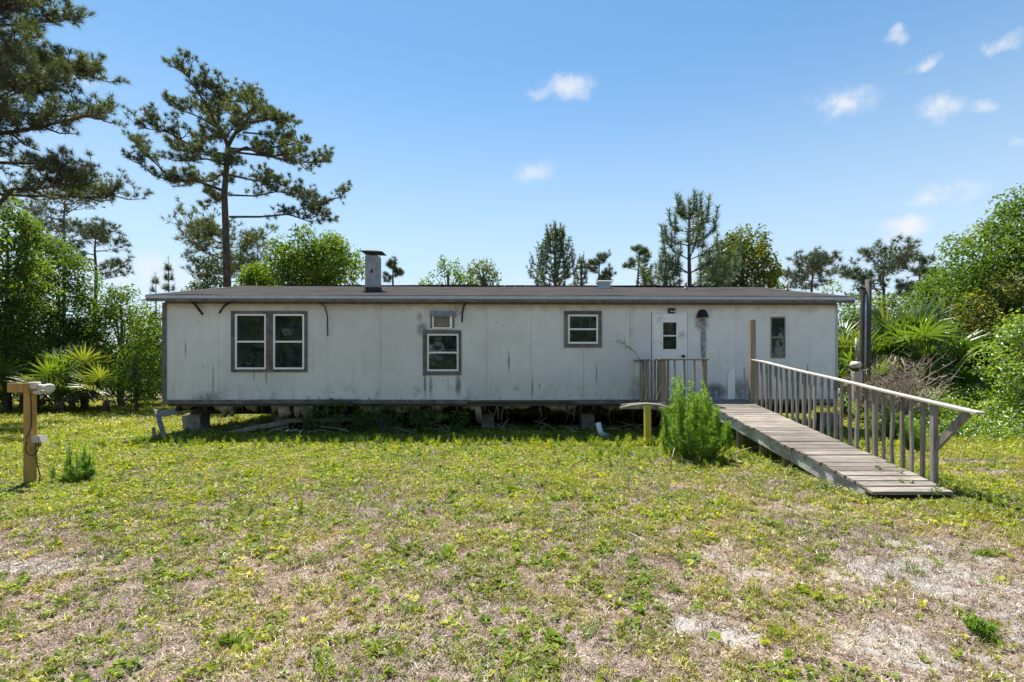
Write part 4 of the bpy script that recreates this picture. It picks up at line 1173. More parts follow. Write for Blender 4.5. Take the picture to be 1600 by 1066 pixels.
def pine_tall():
    Y = 22.0; org = P(355, 580, Y); org.z = 0
    t = thing('slash_pine', 'tall bare-trunked pine with an open flat-topped crown rising behind the left half of the house', 'pine tree', org)
    q = lambda px, py, dy=0: P(px, py, Y + dy) if dy == 0 else P(px, py, Y) + Vector((0, dy, 0))
    trunk = [q(355, 625), q(355, 444), q(353, 367), q(350.5, 302), q(354.5, 259), q(357, 222)]
    L = []
    def l(pts, dys, r):
        L.append(([q(356 + (px - 356) * (.84 if py < 300 else .87), 240 + (py - 240) * (.74 if py < 240 else 1), dy) for (px, py), dy in zip(pts, dys)], r))
    l([(357, 222), (341, 198), (321, 172), (300, 142), (283, 124)], (0, .2, .6, 1, 1.2), .09)
    l([(357, 222), (375, 207), (401, 190), (421, 168), (427, 147)], (0, -.3, -.6, -.8, -.9), .09)
    l([(357, 222), (345, 181), (352, 142), (354, 112)], (0, -.3, -.5, -.4), .08)
    l([(341, 198), (332, 160), (322, 130), (312, 108), (300, 98)], (.2, -.4, -.9, -1.1, -1.2), .06)
    l([(345, 181), (334, 150), (328, 120), (326, 100)], (-.3, .3, .8, 1.0), .045)
    l([(352, 142), (342, 122), (338, 106)], (-.5, -.9, -1.2), .035)
    l([(321, 172), (292, 154), (266, 146), (250, 138)], (.6, .3, .1, 0), .045)
    l([(333, 186), (305, 176), (280, 172), (262, 168)], (.4, 1, 1.5, 1.8), .04)
    l([(401, 190), (428, 176), (450, 170), (464, 166)], (-.6, -.3, 0, .2), .045)
    l([(408, 145), (424, 138), (436, 140)], (1, 1.2, 1.2), .03)
    l([(390, 200), (415, 186), (440, 190), (462, 200)], (-.2, .6, 1.2, 1.6), .045)
    l([(352, 142), (372, 125), (380, 108), (376, 98)], (-.5, .2, .6, .7), .05)
    l([(375, 207), (390, 160), (408, 145), (412, 135)], (-.3, .6, 1.0, 1.2), .05)
    l([(357, 241), (400, 236), (431, 250), (479, 263), (510, 258)], (0, -.4, -.6, -.8, -1), .08)
    l([(357, 230), (395, 222), (440, 205), (470, 190), (480, 184)], (0, .5, .9, 1.2, 1.3), .07)
    l([(357, 236), (410, 225), (455, 228), (495, 222), (507, 217)], (0, 1, 1.6, 1.8, 2), .06)
    l([(356, 245), (380, 235), (420, 215), (450, 210)], (0, -1.2, -1.9, -2.4), .05)
    l([(350, 241), (319, 233), (285, 224), (242, 216), (228, 208)], (0, .2, .5, .8, .9), .07)
    l([(352, 250), (320, 246), (296, 236), (270, 240)], (0, -1, -1.8, -2.3), .06)
    l([(352, 262), (325, 258), (285, 262), (250, 258), (215, 262)], (0, .9, 1.6, 1.8, 2.2), .06)
    l([(347, 298), (302, 285), (262, 288), (235, 282), (213, 265)], (0, -.2, -.4, -.6, -.6), .07)
    l([(262, 288), (240, 265), (218, 250), (203, 233), (196, 220)], (-.4, -.5, -.5, -.4, -.4), .035)
    l([(350, 290), (325, 300), (300, 298), (275, 305)], (0, .8, 1.3, 1.6), .05)
    l([(352, 272), (380, 268), (410, 262), (440, 268)], (0, 1.0, 1.7, 2), .055)
    l([(352, 280), (375, 275), (400, 280), (425, 285)], (0, -1, -1.8, -2.3), .055)
    l([(358, 305), (401, 304), (440, 296), (470, 298), (487, 302)], (0, .2, .3, .3, .2), .045)
    l([(359, 339), (414, 339), (466, 336), (496, 345), (518, 328), (543, 315)], (0, 0, -.1, -.2, -.2, -.3), .055)
    l([(466, 336), (490, 320), (510, 330), (530, 340)], (0, .3, .5, .5), .03)
    l([(352, 258), (340, 262), (330, 275), (322, 284)], (0, -.9, -1.6, -2.2), .05)
    grow_pine(t, org, trunk, [.2, .165, .145, .13, .11, .085], L, 41, tuft_L=.21, tuft_n=30, nw=.018, sub=.16, sub_len=.52, start=.28, second=8)
    m = MB(); m.tube([q(352, 358), q(338, 358), q(324, 357)], [.03, .025, .012], 4); m.tube([q(351, 328), q(343, 324)], [.03, .02], 4); m.build('dead_branch', M['bark'], t, org)


def pine_left():
    Y = 14.0; org = P(-45, 580, Y); org.z = 0
    t = thing('slash_pine', 'large dense pine whose long limbs reach in from the left edge of the picture', 'pine tree', org)
    q = lambda px, py, dy=0: P(px, py, Y) + Vector((0, dy, 0))
    trunk = [q(-45, 660), q(-48, 450), q(-40, 250), (q(-45, 80)), q(-40, -60), q(-38, -170)]
    L = []
    def l(pts, dys, r): L.append(([q(-44 + (px + 44) * .78, py, dy) for (px, py), dy in zip(pts, dys)], r))
    l([(-44, 215), (40, 213), (108, 212), (165, 205), (205, 196)], (0, -.2, -.4, -.5, -.5), .07)
    l([(-42, 255), (10, 250), (65, 247), (115, 268), (170, 285)], (0, .2, .4, .5, .5), .06)
    l([(-44, 245), (20, 228), (70, 235), (120, 232), (160, 225)], (0, -.8, -1.3, -1.6, -1.8), .05)
    l([(-44, 180), (20, 165), (80, 160), (120, 150), (150, 150)], (0, .4, .8, 1, 1), .06)
    l([(-42, 190), (30, 185), (90, 180), (140, 178), (175, 172)], (0, -.5, -1, -1.3, -1.4), .05)
    l([(-44, 130), (10, 110), (60, 95), (105, 85), (125, 78)], (0, .3, .5, .8, .9), .06)
    l([(-44, 120), (20, 125), (70, 125), (110, 122), (125, 110)], (0, -.6, -1, -1.2, -1.3), .05)
    l([(-44, 80), (0, 60), (40, 40), (75, 25), (95, 30)], (0, -.3, -.5, -.5, -.5), .06)
    l([(-44, 40), (0, 20), (35, 5), (60, -10)], (0, .5, .8, 1), .05)
    l([(-44, 60), (0, 75), (40, 70), (80, 62), (100, 60)], (0, .7, 1.3, 1.7, 1.9), .05)
    l([(-44, 0), (0, -15), (30, -30), (55, -35)], (0, -.5, -.8, -1), .05)
    l([(-44, 20), (-10, 30), (20, 20), (50, 12)], (0, -1, -1.6, -2), .05)
    l([(-44, 300), (0, 290), (60, 280), (110, 275), (140, 262)], (0, .8, 1.4, 1.8, 2), .05)
    l([(-44, 345), (25, 322), (52, 300), (90, 298), (130, 290), (178, 286)], (0, -.2, -.2, -.1, 0, .1), .07)
    l([(-44, 90), (0, 100), (30, 90), (60, 100)], (0, -1.1, -1.8, -2.4), .05)
    l([(-44, 150), (0, 145), (30, 140), (60, 145)], (0, -1.1, -2, -2.6), .05)
    l([(-44, -60), (-10, -70), (20, -80)], (0, .2, .4), .05)
    l([(-44, 100), (-60, 60), (-120, 50), (-180, 60)], (0, .6, 1, 1.2), .06)
    l([(-44, 200), (-80, 180), (-140, 190), (-200, 170)], (0, -.6, -1, -1.2), .06)
    l([(-44, -20), (-80, -40), (-120, -60)], (0, -.6, -1), .05)
    rr = random.Random(9)
    for k in range(16):
        y0 = rr.uniform(-120, 300); ln = rr.uniform(70, 150); up = rr.uniform(5, 45); dy = rr.uniform(-1.6, 1.6)
        l([(-44, y0), (-44 + ln * .5, y0 - up * .4), (-44 + ln, y0 - up)], (0, dy * .6, dy), .04)
    grow_pine(t, org, trunk, [.22, .2, .18, .15, .12, .06], L, 17, tuft_L=.19, tuft_n=36, nw=.011, sub=.15, sub_len=.5, start=.2, second=11)


def pine_open(label, px, Y, top, width, crown_bottom, seed, leaf='needle_far', name='slash_pine', group=None, n=12, tl=.26, sub=.30, lean=0, nw=.03, tn=20, r=.09):
    """mature pine with a rounded open crown, further off"""
    rng = random.Random(seed); org = P(px, 580, Y); org.z = 0
    t = thing(name, label, 'pine tree', org, 0, group)
    zt = CZ + (HY - top) * Y / FPX; zb = CZ + (HY - crown_bottom) * Y / FPX; rx = width * Y / FPX / 2
    trunk = [org + Vector((0, 0, -.1)), org + Vector((lean * .3, 0, zb * .6)), org + Vector((lean * .5 + rng.uniform(-.1, .1), 0, zb)), org + Vector((lean, 0, (zb + zt) / 2)), org + Vector((lean + .1, 0, zt - .2))]
    L = []
    for i in range(n):
        f = (i + rng.random() * .6) / n; z = zb + (zt - zb) * f * .93; a = rng.uniform(0, 6.283) if i % 2 else rng.choice((0, 3.14)) + rng.uniform(-.7, .7)
        ln = rx * (math.sin(math.pi * min(1, .22 + f * .72)) ** .6) * rng.uniform(.75, 1.08)
        s = org + Vector((lean * f, 0, z - (zt - zb) * .06)); d = Vector((math.cos(a), math.sin(a), 0)); k = rng.uniform(.0, .5) + .45 * f
        pts = [s, s + d * ln * .35 + Vector((0, 0, ln * .1 * k)), s + d * ln * .7 + Vector((rng.uniform(-.1, .1) * ln, 0, ln * .4 * k)), s + d * ln + Vector((0, 0, ln * (.8 * k)))]
        L.append((pts, r * .38))
    L.append(([trunk[-2], trunk[-1] + Vector((0, 0, .1))], r * .3))
    grow_pine(t, org, trunk, [r * 1.3, r, r * .9, r * .55, r * .15], L, seed + 5, tuft_L=tl, tuft_n=tn, nw=nw, sub=sub, sub_len=rx * .4, start=.25, leaf=leaf, twig_r=.014, second=4)
    return t


def pine_young(label, px, Y, top, width, crown_bottom, seed, name='young_pine', leaf='needle_y', tiers=9, per=5, group=None, nlen=.3, dens=.16, tn=14, nw=.024, asc=.6, cand=.45, tr=.13):
    """young pine: whorls of ascending branches wrapped in needles, upright candles at the tips"""
    rng = random.Random(seed); rs = np.random.RandomState(seed); org = P(px, 580, Y); org.z = 0
    t = thing(name, label, 'pine tree', org, 0, group)
    zt = CZ + (HY - top) * Y / FPX; zb = CZ + (HY - crown_bottom) * Y / FPX; rx = width * Y / FPX / 2
    m = MB(); m.tube([(0, 0, -.1), (.03, 0, zb), (.0, .03, (zb + zt) / 2), (0, 0, zt)], [tr, tr * .8, tr * .5, tr * .15], 7); m.build('trunk', M['bark'], t)
    m = MB(); pts, dirs = [], []
    def dress(a, b, s0=0.0):
        n = max(2, int((b - a).length / dens)); d = (b - a).normalized()
        for i in range(n + 1):
            if i / n >= s0: pts.append(vec(a.lerp(b, i / n))); dirs.append(vec(d))
    for i in range(tiers):
        f = i / tiers; z = zb + (zt - zb) * f * .97; ln0 = rx * ((1 - f) ** .75 * 1.0 + .06)
        for k in range(per):
            if rng.random() < .12: continue
            a = 6.283 * k / per + i * 1.1 + rng.uniform(-.3, .3); d = Vector((math.cos(a), math.sin(a), 0)); ln = ln0 * rng.uniform(.7, 1.1)
            s = Vector((0, 0, z)); e1 = s + d * ln * .55 + Vector((0, 0, ln * .25 * asc)); e2 = s + d * ln * .88 + Vector((0, 0, ln * .55 * asc)); e3 = e2 + d * ln * .1 + Vector((0, 0, cand * rng.uniform(.6, 1.3)))
            m.tube([s, e1, e2, e3], [.03, .022, .016, .01], 4, False)
            dress(s, e1, .45); dress(e1, e2); dress(e2, e3)
            for q in range(2):
                b0 = s.lerp(e1, rng.uniform(.5, 1)) if q else e1.lerp(e2, rng.uniform(.2, .8)); sd = Vector((-d.y, d.x, 0)) * rng.choice((-1, 1))
                b1 = b0 + (d * .5 + sd * rng.uniform(.5, 1)).normalized() * ln * .25; b2 = b1 + Vector((0, 0, cand * .8 * rng.uniform(.6, 1.2)))
                m.tube([b0, b1, b2], [.016, .012, .008], 3, False); dress(b0, b1, .3); dress(b1, b2)
    dress(Vector((0, 0, zb + (zt - zb) * .6)), Vector((0, 0, zt)))
    m.build('branches', M['bark'], t)
    V, F, v = needles(rs, np.array(pts), unit(np.array(dirs) + np.array([0, 0, .3])), tn, nlen, nw, .75)
    link('crown', np_mesh('crown', V, F, LM[leaf], {'v': v}), t)
    return t


# palmettos: fan leaves, each a separate frond that shares one of a few meshes
def frond_mesh(seed, mat, dead=False):
    rng = random.Random(seed); V = []; F = []; n = 26
    Lp = rng.uniform(.55, .85)                                   # stalk along +X rising
    def st(i): f = i / 4; return Vector((Lp * f, 0, Lp * .18 * math.sin(f * 1.6)))
    for i in range(4):
        a, b = st(i), st(i + 1); k = len(V); w = .012
        V += [a + Vector((0, -w, 0)), a + Vector((0, w, 0)), b + Vector((0, w, 0)), b + Vector((0, -w, 0)), (a + b) / 2 - Vector((0, 0, .012))]
        F += [(k, k + 1, k + 2), (k, k + 2, k + 3), (k, k + 4, k + 1), (k + 2, k + 4, k + 3)]
    hub = st(4); R0 = rng.uniform(.46, .6)
    for i in range(n):
        a = R(-125 + 250 * i / (n - 1)) + rng.uniform(-.03, .03); ln = R0 * (1 - .22 * abs(i / (n - 1) - .5) * 2) * rng.uniform(.85, 1.08)
        d = Vector((math.cos(a), math.sin(a), .10 * (1 if i % 2 else -1) + .12 * math.cos(a))); sd = Vector((-math.sin(a), math.cos(a), 0)); w = .022
        dr = (.45 if dead else .16) * rng.uniform(.5, 1.4)
        p1 = hub + d * ln * .45; p2 = hub + d * ln + Vector((0, 0, -ln * dr))
        k = len(V)
        V += [hub, p1 + sd * w - Vector((0, 0, .008)), p1 + Vector((0, 0, .008)), p1 - sd * w - Vector((0, 0, .008)), p2]
        F += [(k, k + 1, k + 2), (k, k + 2, k + 3), (k + 1, k + 4, k + 2), (k + 2, k + 4, k + 3)]
    return np_mesh('frond', np.array([tuple(v) for v in V]), np.array(F), mat, {'v': np.repeat([rng.random()], len(V))})


FRONDS = [frond_mesh(s, LM['palm']) for s in range(7)]
DFRONDS = [frond_mesh(s + 50, LM['palm_dead'], True) for s in range(2)]


def palmetto(label, px, base_py, Y, n, scale, seed, spread=1.0, h=.3, dead=2, group='saw palmettos', name='palmetto'):
    rng = random.Random(seed); p = P(px, 580, Y)
    t = thing(name, label, 'palmetto', (p.x, Y, 0), 0, group)
    m = MB(); m.tube([(0, 0, -.05), (.03, 0, h * .5), (0, 0, h)], [.11, .10, .07], 7); m.build('trunk', M['bark'], t)
    for k in range(n + dead):
        isd = k >= n; el = R(rng.uniform(-20, 5)) if isd else R(8 + 75 * ((k + .5) / n) ** 1.1 + rng.uniform(-8, 8))
        az = k * 2.39996 + rng.uniform(-.3, .3)
        o = link('frond', rng.choice(DFRONDS if isd else FRONDS), t, (.04 * math.cos(az), .04 * math.sin(az), h * rng.uniform(.6, 1.0)))
        o.rotation_euler = (rng.uniform(-.5, .5), -el, az); s = scale * rng.uniform(.75, 1.15); o.scale = (s, s * spread, s)
    return t


def make_trees():
    pine_tall(); pine_left()
    # far pines, left
    pine_open('hazy distant pine with a broad crown, left of the frame below the big pine limbs', 100, 30, 296, 150, 385, 61, n=14)
    pine_open('small rounded pine on a thin trunk rising above the left thicket', 148, 27, 350, 105, 432, 62, n=11, tl=.28)
    pine_open('dark dense pine crown right behind the tall pine trunk', 352, 30, 352, 140, 440, 63, leaf='needle', n=20, sub=.3, tl=.34)
    pine_open('little round pine just right of the chimney', 614, 42, 408, 30, 440, 64, n=8, tl=.34)
    pine_open('rounded small pine left of the square roof vent', 936, 38, 399, 44, 445, 65, n=11, tl=.34)
    pine_open('small dark pine between the roof vent and the tallest young pine', 998, 34, 384, 42, 445, 66, leaf='needle', n=11, tl=.32)
    pine_open('bushy pine behind the right end of the roof', 1270, 34, 404, 84, 450, 67, n=15, tl=.36, sub=.36)
    pine_open('spreading pine right of the utility poles', 1380, 28, 394, 112, 470, 68, n=14, tl=.32)
    pine_open('small pine touching the right tree mass', 1437, 32, 402, 50, 460, 69, n=10, tl=.34)
    pine_open('tiny pine beside the leafy tree over the roof', 1213, 40, 424, 26, 446, 70, n=7, tl=.34)
    pine_young('slim young conical pine standing alone behind the middle of the roof', 867, 26, 357, 88, 460, 71, tiers=11, per=6, nlen=.22, asc=1.0, tn=14, nw=.03)
    pine_young('very small spire shaped pine next to the conical pine', 908, 32, 402, 28, 455, 72, tiers=6, per=4, nlen=.2, asc=1.0, tn=10)
    pine_young('tallest young pine with upright candles over the front door', 1077, 21, 316, 165, 470, 73, tiers=7, per=4, nlen=.32, dens=.12, tn=17, nw=.028, asc=.9, cand=.65)
    pine_young('short young pine at the foot of the tallest young pine', 1040, 21, 408, 62, 470, 76, tiers=4, per=4, nlen=.28, asc=1.0, nw=.02, cand=.6)
    pine_young('thin pine leader poking up left of the house roof', 263, 24, 404, 22, 470, 74, tiers=4, per=3, nlen=.24, tn=9, asc=.7, dens=.14, cand=.2, tr=.035, nw=.014)
    pine_young('second thin pine leader nearest the left thicket', 243, 24, 428, 14, 470, 75, tiers=3, per=3, nlen=.24, tn=9, asc=.7, dens=.14, cand=.2, tr=.03, nw=.014)
    # broadleaf trees
    broad_tree('broadleaf_tree', 'bright green leafy tree left of the chimney', 492, 24, 344, 158, bottom=478, leaf='bright', nc=90, seed=81, dens=40, L=.16, cr=.17, trunk_r=.14)
    broad_tree('broadleaf_tree', 'lower bright leafy tree just right of the tall pine trunk', 408, 25, 404, 84, bottom=490, leaf='bright', nc=44, seed=118, dens=36, L=.16, cr=.2)
    broad_tree('broadleaf_tree', 'sparse bright topped tree behind the roof right of the chimney', 700, 26, 402, 110, bottom=480, leaf='bright', nc=30, seed=82, dens=18, L=.16, cr=.16, shoots=4)
    broad_tree('broadleaf_tree', 'small leafy tree just right of the sparse bright one', 755, 25, 393, 64, bottom=480, leaf='olive', nc=26, seed=83, dens=24, L=.15)
    broad_tree('maple_tree', 'leafy tree with upright reddish shoots behind the narrow right window', 1160, 23, 352, 140, bottom=500, leaf='olive', nc=60, seed=84, dens=30, L=.16, shoots=16)
    broad_tree('broadleaf_tree', 'tall bright green tree at the left edge below the big pine', 12, 17, 292, 150, bottom=600, leaf='bright', nc=120, cr=.14, seed=85, dens=48, L=.125)
    broad_tree('broadleaf_tree', 'dark green tree behind the left palmettos', 92, 19, 362, 150, bottom=610, leaf='mid', nc=120, cr=.14, seed=86, dens=51, L=.125)
    broad_tree('broadleaf_tree', 'medium green tree nearest the left end of the house', 190, 19.5, 436, 130, bottom=620, leaf='bright', nc=100, cr=.14, seed=87, dens=44, L=.125)
    broad_tree('shrub', 'round shrub between the palmettos and the house corner', 214, 16.5, 520, 84, bottom=648, leaf='bright', nc=34, seed=88, dens=44, L=.10, trunk_r=.05, cat='shrub')
    broad_tree('shrub', 'low dark shrub beyond the left lawn, next to the house corner', 268, 21, 520, 110, bottom=640, leaf='mid', nc=34, seed=89, dens=34, L=.12, trunk_r=.05, cat='shrub')
    broad_tree('broadleaf_tree', 'leaning dark green tree on the right behind the palmettos', 1478, 19, 398, 120, bottom=590, leaf='mid', nc=46, seed=90, dens=48, L=.14)
    broad_tree('broadleaf_tree', 'tallest tree mass at the right edge of the picture', 1640, 15, 268, 330, bottom=600, leaf='mid', nc=220, seed=91, dens=54, L=.12, cr=.11, trunk_r=.2, depth=2.6)
    broad_tree('broadleaf_tree', 'lower rounded tree in front of the tall right tree mass', 1556, 14, 420, 150, bottom=600, leaf='olive', nc=50, seed=92, dens=54, L=.12)
    broad_tree('shrub', 'bright viny shrub at the right edge above the undergrowth', 1610, 11.2, 470, 150, bottom=660, leaf='vine', nc=50, seed=93, dens=50, L=.09, trunk_r=.05, cat='shrub')
    broad_tree('shrub', 'dark bush behind the utility poles', 1345, 17, 470, 90, bottom=640, leaf='dark', nc=34, seed=94, dens=34, L=.12, trunk_r=.06, cat='shrub')
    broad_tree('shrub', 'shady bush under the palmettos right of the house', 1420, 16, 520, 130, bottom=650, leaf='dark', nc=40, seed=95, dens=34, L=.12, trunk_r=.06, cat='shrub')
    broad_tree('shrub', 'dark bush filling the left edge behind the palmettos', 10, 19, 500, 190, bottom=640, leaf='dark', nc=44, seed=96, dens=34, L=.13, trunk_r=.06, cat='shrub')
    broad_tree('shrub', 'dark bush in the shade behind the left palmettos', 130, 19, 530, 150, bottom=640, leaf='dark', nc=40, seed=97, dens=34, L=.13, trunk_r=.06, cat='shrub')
    broad_tree('broadleaf_tree', 'low bushy tree just beyond the right end of the roof', 1300, 27, 432, 120, bottom=600, leaf='mid', nc=60, seed=111, dens=30, L=.16, cr=.16)
    broad_tree('broadleaf_tree', 'bushy green tree behind the utility poles', 1385, 25, 446, 130, bottom=610, leaf='bright', nc=60, seed=112, dens=30, L=.16, cr=.16)
    broad_tree('broadleaf_tree', 'darker rounded tree between the poles and the right tree mass', 1448, 23, 418, 110, bottom=600, leaf='mid', nc=60, seed=113, dens=30, L=.15, cr=.16)
    broad_tree('broadleaf_tree', 'low green tree peeping over the right part of the roof', 1225, 29, 436, 70, bottom=560, leaf='olive', nc=40, seed=114, dens=26, L=.17, cr=.18)
    broad_tree('broadleaf_tree', 'yellow green bush low over the roof between the young pine and the maple', 1115, 26, 434, 60, bottom=560, leaf='bright', nc=34, seed=115, dens=26, L=.16, cr=.2)
    broad_tree('broadleaf_tree', 'low green tree between the left thicket and the house roof', 235, 24, 462, 90, bottom=610, leaf='mid', nc=50, seed=116, dens=30, L=.15, cr=.16)
    broad_tree('broadleaf_tree', 'dark leafy tree under the dense pine crown, left of the tall trunk', 325, 31, 392, 70, bottom=520, leaf='dark', nc=44, seed=117, dens=24, L=.19, cr=.18)
    # trees behind the camera that the windows reflect
    for k, (x, y, h, s) in enumerate(((-19, -15, 6.5, 1), (-10, -16, 7.5, 2), (-1, -16, 6, 3), (8, -17, 6.5, 4), (17, -15, 7, 5))):
        rs = np.random.RandomState(200 + k)
        t = thing('broadleaf_tree', 'green tree across the lawn mirrored in the windows, number %s from the left' % ('one', 'two', 'three', 'four', 'five')[k], 'tree', (x, y, 0), 0, 'trees mirrored in the window panes')
        t['label'] = ('leftmost', 'second from left', 'middle', 'second from right', 'rightmost')[k] + ' of the trees mirrored in the window panes'
        cl = [(rs.uniform(-4.2, 4.2), rs.normal() * 1.5, h * rs.uniform(.05, .95), rs.uniform(.9, 1.5)) for _ in range(46)]
        V, F, v = clump_leaves(rs, cl, 12, .42); link('crown', np_mesh('crown', V, F, LM['mid'], {'v': v}), t)
        m = MB(); m.tube([(0, 0, -.1), (.1, 0, h * .4), (0, 0, h * .85)], [.2, .14, .04], 7); m.build('trunk', M['bark2'], t)
    for k, (px, Y, top, w, lf, lab) in enumerate(((-120, 15, 250, 260, 'mid', 'tree mass just outside the left edge of the picture'), (-330, 13, 200, 300, 'bright', 'second tree beyond the left edge of the picture'),
                                                  (1900, 15, 250, 340, 'bright', 'tree just outside the right edge of the picture'), (2200, 14, 200, 360, 'mid', 'second tree beyond the right edge of the picture'), (-560, 10, 150, 320, 'mid', 'third tree beyond the left edge of the picture'))):
        broad_tree('broadleaf_tree', lab, px, Y, top, w, bottom=650, leaf=lf, nc=70, seed=150 + k, dens=16, L=.2, cr=.2, trunk_r=.16)
    # palmettos left
    g = 'palmettos left of the house'
    for k, (px, Y, n, s, h, lab) in enumerate(((8, 16.0, 14, 1.25, .5, 'palmetto cut off by the left edge of the picture'), (55, 17.2, 18, 1.35, .7, 'palmetto straight behind the light post arm'), (95, 16.4, 18, 1.3, .5, 'wide palmetto behind the floodlight'),
                                               (132, 17.3, 18, 1.4, .9, 'tallest left palmetto under the dark tree'), (165, 16.6, 16, 1.2, .5, 'palmetto nearest the round shrub'), (35, 18.2, 16, 1.4, 1.3, 'raised palmetto at the back of the left thicket'),
                                               (112, 18.4, 16, 1.4, 1.4, 'high palmetto in the middle back of the left thicket'))):
        palmetto(lab, px, 640, Y, n, s, 300 + k, 1, h, 3, g)
    g = 'palmettos right of the house'
    for k, (px, Y, n, s, h, lab) in enumerate(((1322, 15.2, 16, 1.5, 1.4, 'palmetto half hidden by the right end of the house'), (1385, 15.0, 20, 1.6, 1.5, 'palmetto just right of the utility poles'), (1432, 14.4, 24, 1.75, 1.7, 'biggest palmetto with shining fans right of the poles'),
                                               (1482, 14.8, 20, 1.6, 1.35, 'palmetto leaning over the undergrowth at the right'), (1515, 15.5, 16, 1.5, 1.2, 'last palmetto against the right tree mass'), (1365, 14.2, 14, 1.2, .8, 'low palmetto behind the dead brown bush'),
                                               (1450, 13.6, 16, 1.35, .9, 'low palmetto in front of the biggest one'))):
        palmetto(lab, px, 640, Y, n, s, 330 + k, 1, h, 3, g)


make_trees()


def make_fennel(label, px, base_py, n, H, rad, seed, name='dog_fennel', per=46, leafL=.075, mat='fennel', tall=.6):
    """upright feathery weed: many stems with whorls of hair-thin leaves"""
    rng = random.Random(seed); rs = np.random.RandomState(seed)
    Y = CZ * FPX / (base_py - HY); org = P(px, base_py, Y); org.z = float(ground_z(org.x, org.y))
    t = thing(name, label, 'bush', org)
    m = MB(); pts, dirs, ln = [], [], []
    for k in range(n):
        a = rng.uniform(0, 6.283); r0 = rad * .3 * rng.random() ** .5; fr = rng.random(); r1 = rad * fr ** .6 * .85
        h = H * (1 - tall * fr) * rng.uniform(.55, 1.04) * (1 + .16 * math.cos(a - 2.2))
        b = Vector((r0 * math.cos(a), r0 * math.sin(a), 0)); e = Vector((r1 * math.cos(a), r1 * math.sin(a), h)); mid = b.lerp(e, .5) + Vector((r1 * .3 * math.cos(a) + rng.uniform(-.04, .04) * H, r1 * .3 * math.sin(a), 0))
        m.tube([b, mid, e], [.007, .006, .003], 4, False)
        for i in range(per):
            f = .12 + .88 * i / per; p = (b.lerp(mid, f * 2) if f < .5 else mid.lerp(e, f * 2 - 1))
            # short side plume
            q = Vector((rng.gauss(0, 1), rng.gauss(0, 1), rng.uniform(.3, 1.4))).normalized(); l = (.075 * (1.2 - f) + .022) * (H / 1.4) ** .3
            for s in (0, .5, 1.0):
                pts.append(vec(p + q * l * s)); dirs.append(vec(q)); ln.append(leafL * (1.1 - .35 * s))
    m.build('stems', M['fennel_stem'], t)
    V, F, v = needles(rs, np.array(pts), np.array(dirs), 7, np.array(ln), .0065, .85)
    v = np.clip(v * .35 + .15 + .5 * smooth(.2, .95, V[:, 2] / H), 0, 1)      # fresh pale tips, older dark leaves low down
    link('foliage', np_mesh('foliage', V, F, LM[mat], {'v': v}), t)


M['fennel_stem'] = simple('green_stem', (.10, .13, .04), (.17, .16, .07), 9, .8, .1)
make_fennel('tall feathery bright green bush growing beside the ramp', 1085, 722, 52, 1.36, .66, 401, per=44, leafL=.062, tall=.5)
make_fennel('small feathery weed just right of the light post', 118, 751, 16, .52, .28, 402, per=18, leafL=.06, tall=.5)
make_fennel('low feathery weed at the left foot of the bigger bush', 1048, 715, 12, .55, .30, 403, per=20, leafL=.06)
make_fennel('little feathery tuft at the lower right of the lawn', 1532, 1000, 8, .12, .07, 404, per=8, leafL=.03, tall=.5)
make_fennel('feathery green weeds behind the lower balusters of the ramp', 1388, 690, 16, .85, .3, 405, per=26, tall=.3)
make_fennel('feathery green weeds behind the last balusters of the ramp', 1425, 706, 14, .6, .26, 406, per=22, tall=.3)


def leaf_mass(name, label, clumps, dens, L, leaf, seed, kind=None, cat=None, wr=.5, shell=.5, group=None):
    rs = np.random.RandomState(seed); V, F, v = clump_leaves(rs, clumps, dens, L, shell, .85, wr)
    o = link(name, np_mesh(name, V, F, LM[leaf], {'v': v})); props(o, label, cat, group, kind); return o


